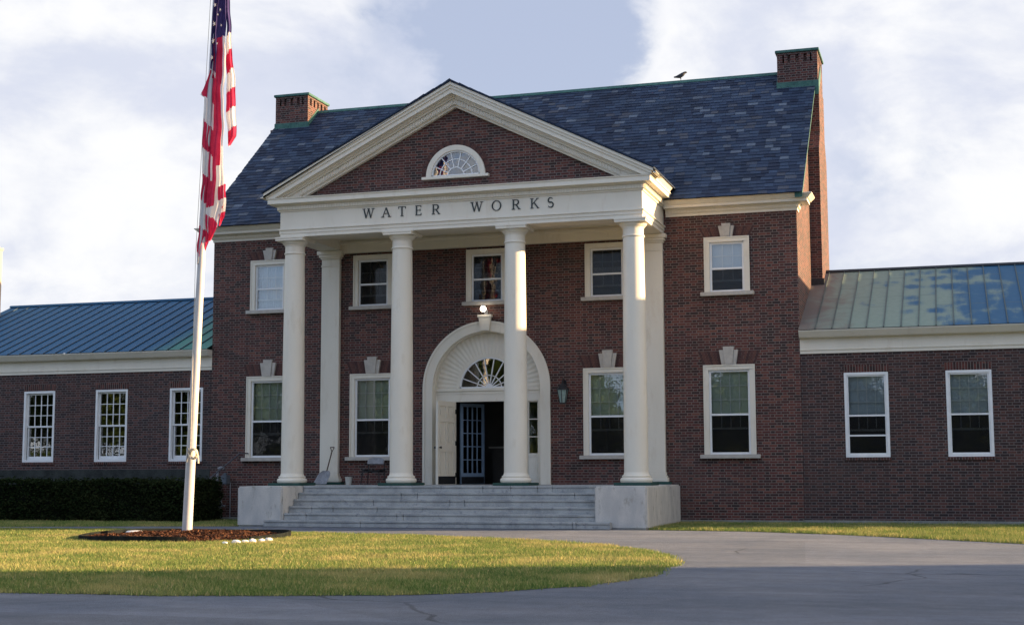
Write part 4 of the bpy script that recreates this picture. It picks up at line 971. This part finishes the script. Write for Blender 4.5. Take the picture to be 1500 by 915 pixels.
# ------------------------------------------------------------------ flagpole, flag, bed
PX, PY = -3.55, -9.51
def pole_x(z): return PX+.42*z/11.6
fp = thing('flagpole', 'tall white metal flagpole leaning slightly in the mulch bed', 'flagpole', (PX, PY, 0))
m = MB(); zz = [0, 2, 4, 6, 8, 10, 12, 14.6]; m.tube([(pole_x(z)-PX, 0, z) for z in zz], [.108-.0047*z for z in zz], 24); m.build('pole', ALU, fp, smooth_=True)
m = MB().lathe([(.03, 0), (.06, .02), (.09, .08), (.06, .14), (.02, .16)], (pole_x(14.6)-PX, 0, 14.6), 16); m.build('finial', ALU, fp, smooth_=True)
m = MB().tube([(pole_x(1.5)-PX-.02, -.13, 1.55), (pole_x(1.5)-PX+.02, -.14, 1.85)], .014, 6); m.build('cleat', GREYMETAL, fp)
m = MB()
for q in range(5):
    ph = q*.35; pts_ = []
    for i in range(13):
        a = 2*math.pi*i/12; pts_.append((pole_x(1.7)-PX+.13+.085*math.cos(a)+.02*q*math.cos(ph), -.12-.02*q, 1.72+.10*math.sin(a)+.015*math.sin(ph*5)))
    m.tube(pts_, .013, 6)
m.tube([(pole_x(1.7)-PX+.10, -.13, 1.82), (pole_x(1.7)-PX+.2, -.13, 1.80), (pole_x(1.7)-PX+.24, -.13, 1.66), (pole_x(1.7)-PX+.25, -.13, 1.52)], .018, 6)
m.build('rope_coil', ROPE, fp, smooth_=True)
m = MB().tube([(pole_x(1.8)-PX+.06, -.14, 1.8), (pole_x(6)-PX-.12, -.05, 6), (pole_x(14)-PX-.06, -.05, 14.3)], .006, 5); m.build('halyard', ROPE, fp)
# the flag: three hanging pleats, one cloth
FY = -9.5
fg = MB()
def pleat(zs_, lx, rx, band, off, seed, amp=.05, nx=16, nz=260):
    # zs_: control heights (top to bottom) with left and right edge x; band(u, z) picks the cloth colour
    z0, z1 = zs_[0], zs_[-1]
    zs_r, lr, rr_ = zs_[::-1], lx[::-1], rx[::-1]
    L = lambda z: float(np.interp(z, zs_r, lr)); Q = lambda z: float(np.interp(z, zs_r, rr_))
    def P(i, j):
        u = i/nx; z = z0+(z1-z0)*j/nz; x = L(z)+(Q(z)-L(z))*u
        y = FY-.02+off+amp*math.sin(u*6.3+seed+.35*z)+amp*.6*math.sin(z*1.9+seed*2+u*3)
        y += .022*math.sin(u*19+seed*3+.5*math.sin(z*1.3)); return (x+.012*math.sin(z*5+seed)+.006*math.sin(z*11), y, z-.03*math.sin(u*5+seed))
    for j in range(nz):
        for i in range(nx):
            z = z0+(z1-z0)*(j+.5)/nz
            fg.face([P(i, j), P(i+1, j), P(i+1, j+1), P(i, j+1)], band((i+.5)/nx, z))
def stripes(ztop, step, first=1, canton=None, slope=0):
    def b(u, z):
        if canton is not None and z > canton+slope*u*.6: return 2
        k = int(math.floor((ztop-z+slope*u)/step)); return [0, 1][(k+first) % 2]
    return b
# left pleat along the pole
pleat([13.6, 11.6, 10.0, 9.62, 9.48, 9.40, 7.4, 6.2, 5.78], [-3.02, -3.13, -3.20, -3.32, -3.40, -3.30, -3.36, -3.44, -3.40], [-2.95, -3.0, -3.05, -3.05, -3.07, -3.10, -3.10, -3.16, -3.33],
      stripes(10.1, .57, 0, 10.1, -.32), -.05, .3, .03)
# middle pleat: long red and white streaks
def midband(u, z):
    if z > 10.75: return 2
    if z > 7.9: return 0 if u < .62 + .08*math.sin(z*2) else 1
    if z > 7.0: return 1 if u > .35 else 0
    return 0 if math.sin(z*6+u*2) > -.4 else 1
pleat([13.5, 11.6, 10.5, 9.0, 7.5, 7.1, 6.6, 6.25], [-3.0, -3.04, -3.10, -3.14, -3.18, -3.20, -3.22, -3.2], [-2.86, -2.86, -2.84, -2.82, -2.84, -2.80, -2.93, -3.14], midband, .02, 1.7, .05)
# right pleat
pleat([13.4, 11.6, 10.7, 9.9, 8.9, 8.55, 8.33], [-2.92, -2.92, -2.88, -2.86, -2.82, -2.80, -2.78], [-2.82, -2.80, -2.74, -2.66, -2.60, -2.60, -2.74], stripes(10.75, .43, 1, 10.75, .2), .06, 3.1, .03)
# small folded tail of the middle pleat
pleat([7.45, 7.1, 6.75, 6.6], [-2.98, -2.96, -2.95, -2.93], [-2.79, -2.76, -2.80, -2.90], lambda u, z: 0 if z > 7.15 or z < 6.85 else 1, .0, .5, .03, 6, 20)
for sx, sz, sc in ((-3.06, 11.42, .05), (-3.07, 11.0, .055), (-3.09, 10.62, .055), (-3.11, 10.25, .05), (-2.99, 11.2, .03), (-2.99, 10.55, .03), (-2.93, 11.3, .035), (-2.90, 10.95, .03)):
    star = []
    for q in range(10):
        rr_ = sc*(1 if q % 2 == 0 else .42); a = math.pi/2+q*math.pi/5+.3; star.append((sx+rr_*math.cos(a)*.7, sz+rr_*math.sin(a)))
    fg.prism(star, 'y', FY-.150, FY-.147, 1)
fo = fg.build('flag', [RED, FWHITE, BLUE], None, None, True)
tag(fo, 'furled red, white and blue stars and stripes flag hanging limp on the flagpole', 'flag')
# mulch bed with edging
bed = thing('mulch_bed', 'round mulch bed with black edging around the flagpole foot', 'flower bed', (-3.16, -10.2, 0))
RB = 2.08
m = MB(); nr, na = 14, 64
def bz(r, a): return .015+.10*(1-(r/RB)**2)+.015*math.sin(a*7+r*5)+.012*math.sin(a*13-r*9)
for i in range(nr):
    for j in range(na):
        r0, r1 = RB*i/nr, RB*(i+1)/nr; a0, a1 = 2*math.pi*j/na, 2*math.pi*(j+1)/na
        m.face([(r*math.cos(a), r*math.sin(a), bz(r, a)) for r, a in ((r0, a0), (r1, a0), (r1, a1), (r0, a1))] if i else [(r*math.cos(a), r*math.sin(a), bz(r, a)) for r, a in ((0, a0), (r1, a0), (r1, a1))])
so = m.build('soil', mottled('mulch', (.035, .019, .013), (.085, .045, .028), 25, .95, .1, bumps=.8, fine=90), bed)
def tone_mesh(name, V, F, tone, mat, parent=None, loc=None):
    me = bpy.data.meshes.new(name); nv, nf = len(V), len(F)
    me.vertices.add(nv); me.vertices.foreach_set('co', V.astype(np.float32).ravel())
    k = F.shape[1]; me.loops.add(nf*k); me.loops.foreach_set('vertex_index', F.astype(np.int32).ravel())
    me.polygons.add(nf); me.polygons.foreach_set('loop_start', np.arange(0, nf*k, k, dtype=np.int32))
    try: me.polygons.foreach_set('loop_total', np.full(nf, k, dtype=np.int32))
    except Exception: pass
    me.update(calc_edges=True); me.validate()
    at = me.attributes.new('tone', 'FLOAT', 'FACE'); at.data.foreach_set('value', tone.astype(np.float32))
    me.materials.append(mat); return link(name, me, parent, loc)
nc = 9000
rr = RB*.985*np.sqrt(rng.random(nc)); aa = rng.random(nc)*2*np.pi
cz = .015+.10*(1-(rr/RB)**2)+.015*np.sin(aa*7+rr*5)+.012*np.sin(aa*13-rr*9)+.012
C3 = np.stack([rr*np.cos(aa), rr*np.sin(aa), cz], 1)
def rand_quads(C, size, aspect, up=0.0):
    n = len(C); d1 = rng.normal(size=(n, 3)); d1[:, 2] *= .4; d1 /= np.linalg.norm(d1, axis=1)[:, None]
    d2 = rng.normal(size=(n, 3)); d2 -= (d2*d1).sum(1)[:, None]*d1; d2 /= np.linalg.norm(d2, axis=1)[:, None]
    s = (size*(.6+.8*rng.random(n)))[:, None]
    V = np.stack([C-d1*s, C-d2*s*aspect, C+d1*s, C+d2*s*aspect], 1).reshape(-1, 3)
    return V, np.arange(4*n).reshape(n, 4)
V, F = rand_quads(C3, .035, .35)
V[:, 2] = np.maximum(V[:, 2], .01)
tag(tone_mesh('bark_chips', V, F, rng.random(nc), CHIP, bed), kind='stuff')
m = MB(); na = 72
for j in range(na):
    a0, a1 = 2*math.pi*j/na, 2*math.pi*(j+1)/na
    if R(-62) < (a0 if a0 < math.pi else a0-2*math.pi) < R(-28): continue
    h0, h1 = .11+.02*math.sin(a0*3), .11+.02*math.sin(a1*3)
    q = lambda r, a, z: (r*math.cos(a), r*math.sin(a), z)
    for A_, B_ in (((RB+.0, 0), (RB+.0, 1)), ((RB+.045, 0), (RB+.045, 1))): m.face([q(A_[0], a0, 0), q(A_[0], a1, 0), q(A_[0], a1, h1), q(A_[0], a0, h0)])
    m.face([q(RB, a0, h0), q(RB+.045, a0, h0), q(RB+.045, a1, h1), q(RB, a1, h1)])
m.build('edging', EDGING, bed)
tag(MB().lathe([(.05, 0), (.19, 0), (.19, .04), (.14, .06), (.05, .065)], n=24).build('ground_light', WHITESTONE, None, (-4.9, -9.35, .04), smooth_=True), 'flat pale disc lying at the far left of the mulch bed', 'ground light')
stone_spots = [(-1.06, -12.46, .07, .03), (-.93, -12.28, .09, .045), (-.84, -12.08, .08, .04), (-.78, -11.88, .10, .05), (-.72, -11.66, .09, .045), (-.66, -11.46, .08, .05)]
for i, (x, y, a, hh) in enumerate(stone_spots):
    bm = bmesh.new(); bmesh.ops.create_icosphere(bm, subdivisions=2, radius=1)
    rr_ = random.Random(i)
    for v in bm.verts: v.co *= 1+rr_.uniform(-.18, .18); v.co.x *= a; v.co.y *= a*.7; v.co.z *= hh
    me = bpy.data.meshes.new('stone'); bm.to_mesh(me); bm.free(); me.materials.append(WHITESTONE)
    tag(link('stone', me, None, (x, y, hh*.6+.01), rr_.uniform(0, 3)), 'white stone in the short row at the front right edge of the mulch bed', 'stone', 'white stones edging the mulch bed')

# ------------------------------------------------------------------ hedge
hd = thing('clipped_hedge', 'long dark clipped yew hedge in front of the left brick wing', 'hedge', (-13.7, -1.6, 0))
HX0, HX1, HY0, HY1, HH = -21.5, -7.45, -2.3, -.75, 1.12
n = 42000
face = rng.random(n); P3 = np.zeros((n, 3))
P3[:, 0] = rng.uniform(HX0, HX1, n); P3[:, 1] = rng.uniform(HY0, HY1, n); P3[:, 2] = rng.uniform(.02, HH, n)
k = face < .5; P3[k, 1] = HY0+np.abs(rng.normal(0, .05, k.sum())); k = (face >= .5) & (face < .85); P3[k, 2] = HH-np.abs(rng.normal(0, .04, k.sum())); k = face > .95; P3[k, 0] = HX1-np.abs(rng.normal(0, .05, k.sum()))
P3[:, 2] += (.035*np.sin(P3[:, 0]*1.7)+.03*np.sin(P3[:, 0]*6.1+1)*np.sin(P3[:, 1]*5))*(P3[:, 2]/HH); kk = rng.random(n) < .03; P3[kk, 2] = HH+np.abs(rng.normal(0, .045, kk.sum())); P3[:, 1] -= .05*np.sin(P3[:, 0]*2.3+P3[:, 2]*3)*(P3[:, 1] < HY0+.2)
V, F = rand_quads(P3-np.array([-13.7, -1.6, 0]), .04, .5)
tone_mesh('foliage', V, F, rng.random(n), YEW, hd)
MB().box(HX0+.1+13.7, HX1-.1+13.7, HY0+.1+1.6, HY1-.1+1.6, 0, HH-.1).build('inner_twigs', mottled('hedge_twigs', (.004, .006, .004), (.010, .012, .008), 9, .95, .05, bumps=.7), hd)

# ------------------------------------------------------------------ grass
def inside(poly, X, Y):
    c = np.zeros(len(X), bool); n = len(poly)
    for i in range(n):
        x0, y0 = poly[i]; x1, y1 = poly[(i+1) % n]
        k = ((y0 > Y) != (y1 > Y)); 
        with np.errstate(divide='ignore', invalid='ignore'): c ^= k & (X < (x1-x0)*(Y-y0)/(y1-y0+1e-12)+x0)
    return c
def blades(name, poly, dens, hmin, hmax, holes_=(), jitter=.05, xr=None):
    px = [p[0] for p in poly]; py = [p[1] for p in poly]
    x0, x1 = (min(px), max(px)) if xr is None else xr
    n = int((x1-x0)*(max(py)-min(py))*dens)
    X = rng.uniform(x0, x1, n); Y = rng.uniform(min(py), max(py), n)
    k = inside(poly, X+rng.normal(0, jitter, n), Y+rng.normal(0, jitter, n))
    for hx, hy, hr in holes_: k &= (X-hx)**2+(Y-hy)**2 > hr**2
    # keep what the lens and a step aside could see
    rel = np.stack([X-11.98, Y+36.58], 1); fw = rel@np.array([-.2947, .9556]); sd_ = rel@np.array([.9556, .2947])
    k &= np.abs(sd_) < fw*.42+1.5
    thin = .5+.5*np.sin(X*1.7+2*np.sin(Y*1.1)+.7)*np.sin(Y*2.1+1.7*np.sin(X*.9)); k &= rng.random(n) < .45+.75*thin
    X, Y = X[k], Y[k]; n = len(X)
    clump = .5+.5*np.sin(X*3.1+1.3*np.sin(Y*2.3))*np.sin(Y*2.7+1.1*np.sin(X*1.9)); clump2 = .5+.5*np.sin(X*11+2*np.sin(Y*9))*np.sin(Y*13+2*np.sin(X*7))
    h = (hmin+(hmax-hmin)*rng.random(n))*(.65+.35*clump+.35*clump2); w = rng.uniform(.004, .008, n); az = rng.uniform(0, 2*np.pi, n); ln_ = rng.normal(0, .45, (n, 2))*h[:, None]
    B = np.stack([X, Y, np.full(n, .0)], 1); dw = np.stack([np.cos(az)*w, np.sin(az)*w, np.zeros(n)], 1)
    T = B+np.stack([ln_[:, 0], ln_[:, 1], h], 1)
    V = np.stack([B-dw, B+dw, T], 1).reshape(-1, 3); F = np.arange(3*n).reshape(n, 3)
    tone = np.clip(rng.normal(.45, .25, n)+.22*(clump-.5), 0, 1)
    return tag(tone_mesh(name, V, F, tone, BLADE), kind='stuff')
blades('lawn_grass', ISL, 2500, .025, .065, [(-3.16, -10.2, RB+.03)], .07, (-16, 8.6))
blades('verge_grass', STR_R, 1500, .04, .09)
blades('hedge_grass', STR_L, 1300, .03, .07)

# ------------------------------------------------------------------ bird on the ridge
bm = bmesh.new()
J = [(-.21, 0, .10), (-.10, 0, .115), (0, 0, .15), (.07, 0, .19), (.115, 0, .235), (.16, 0, .25), (.20, 0, .242)]
RD = [.018, .04, .068, .062, .040, .034, .010]
vv = [bm.verts.new(p) for p in J]
for a, b in zip(vv[:-1], vv[1:]): bm.edges.new((a, b))
legs = [[(0.0, s*.025, .09), (.01, s*.028, .045), (.0, s*.03, .0), (.035, s*.03, -.002)] for s in (-1, 1)]
rads = list(RD)
for lg in legs:
    prev = vv[2]
    for p, rr_ in zip(lg, (.02, .008, .007, .005)):
        q = bm.verts.new(p); bm.edges.new((prev, q)); prev = q; rads.append(rr_)
me = bpy.data.meshes.new('bird'); bm.to_mesh(me); bm.free(); me.materials.append(BIRDM)
bo = link('bird', me, None, (4.52, RY, RZ+.05), R(15))
sk = bo.modifiers.new('skin', 'SKIN')
if not me.skin_vertices: 
    bpy.context.view_layer.objects.active = bo
for i, v in enumerate(me.skin_vertices[0].data if me.skin_vertices else []): v.radius = (rads[i], rads[i]); v.use_root = (i == 2)
sb = bo.modifiers.new('sub', 'SUBSURF'); sb.levels = 1; sb.render_levels = 2
tag(bo, 'small black bird perched on the slate roof ridge left of the right chimney', 'bird')

# ------------------------------------------------------------------ beyond the frame: what casts the evening shade and shows in the panes
hb = thing('shade_caster', 'added unseen tan gabled block with a steep slate roof, shaped to cast the foreground shade', 'shade_caster', (62, -10, 0))  # added out of view; roof pitched to throw the foreground shadow edge
m = MB(); m.prism([(7.9, 0), (7.9, 7.8), (0, 21.2), (-7.9, 7.8), (-7.9, 0)], 'x', -6.5, 6.5); m.build('wall', TERRA, hb)
for sg in (-1, 1):
    m = MB(); q = [(0, 21.45), (sg*8.0, 7.88), (sg*8.0, 7.7), (0, 21.27)]; m.prism(q if sg > 0 else q[::-1], 'x', -7, 7); m.build('roof', SLATE, hb)
for y in (-4.5, 0, 4.5):
    w_ = MB(); frame_rect(w_, y-.5, y+.5, 1.2, 4.2, .09, -.03, .05); w_.v = [(-6.5+b, a, c) for a, b, c in w_.v]; w_.build('window', WHITE, hb)
def tree_meshes(seed, h, cr):
    rg = np.random.default_rng(seed); t = MB()
    t.tube([(0, 0, 0), (.1, .05, h*.3), (.05, .1, h*.62)], [.24, .17, .07], 10)
    cl = []
    for i in range(16):
        a = i*2.4; rr_ = cr*(.35+.6*rg.random()); z = h*(.38+.55*rg.random()); c_ = (rr_*math.cos(a)*(1.15-z/h*.6), rr_*math.sin(a)*(1.15-z/h*.6), z); cl.append(c_)
        t.tube([(.08, .05, h*.3+i*h*.015), (c_[0]*.5, c_[1]*.5, (h*.4+z)/2), c_], [.08, .05, .02], 6)
    cl.append((0, 0, h*.93)); pts_ = []
    for c_ in cl: pts_.append(np.array(c_)+rg.normal(0, cr*.2, (620, 3)))
    P = np.concatenate(pts_)
    return t.mesh('trunk', BARK, True), P
TM = []
for s_, h_, c_ in ((1, 9, 3.2), (2, 11, 3.6), (3, 7.5, 3.4)):
    tm, P = tree_meshes(s_, h_, c_); V, F = rand_quads(P, .24, .62); o = tone_mesh('crown', V, F, rng.random(len(P)), LEAF); me = o.data; bpy.data.objects.remove(o); TM.append((tm, me))
spots = [(-66, -54, 1), (-58, -50, 0), (-51, -55, 1), (-45, -51, 1), (-39, -54, 0), (-34, -51, 1), (-28, -54, 0), (-23, -51, 1), (-17, -54, 0), (-11, -52, 2), (-6, -55, 0), (-1.5, -57, 2), (5, -62, 2), (12, -60, 2), (19, -64, 2), (27, -60, 0), (36, -58, 1), (46, -62, 0)]
hw = thing('reflection_hedge', 'added unseen rough hedge under the trees, darkening the reflections in the panes', 'hedge', (-14, -49, 0))  # added behind the camera to block bright gaps in the window reflections
nq = 60000; Q3 = np.stack([rng.uniform(-58, 50, nq), rng.normal(0, .5, nq), rng.uniform(0, 1, nq)], 1)
Q3[:, 2] *= 2.6+.5*np.sin(Q3[:, 0]*.7)+.35*np.sin(Q3[:, 0]*1.9+1)
V, F = rand_quads(Q3, .17, .6); tone_mesh('foliage', V, F, rng.random(nq), LEAF, hw)
words = ['leafy tree with a rounded crown in the row across the road', 'tall leafy tree with a broad crown in the row across the road', 'low spreading tree in the row across the road']
for i, (x, y, k) in enumerate(spots):
    t = thing('leafy_tree', words[k], 'tree', (x, y, 0), 'trees across the road')
    link('trunk', TM[k][0], t); link('crown', TM[k][1], t, None, i*1.3)
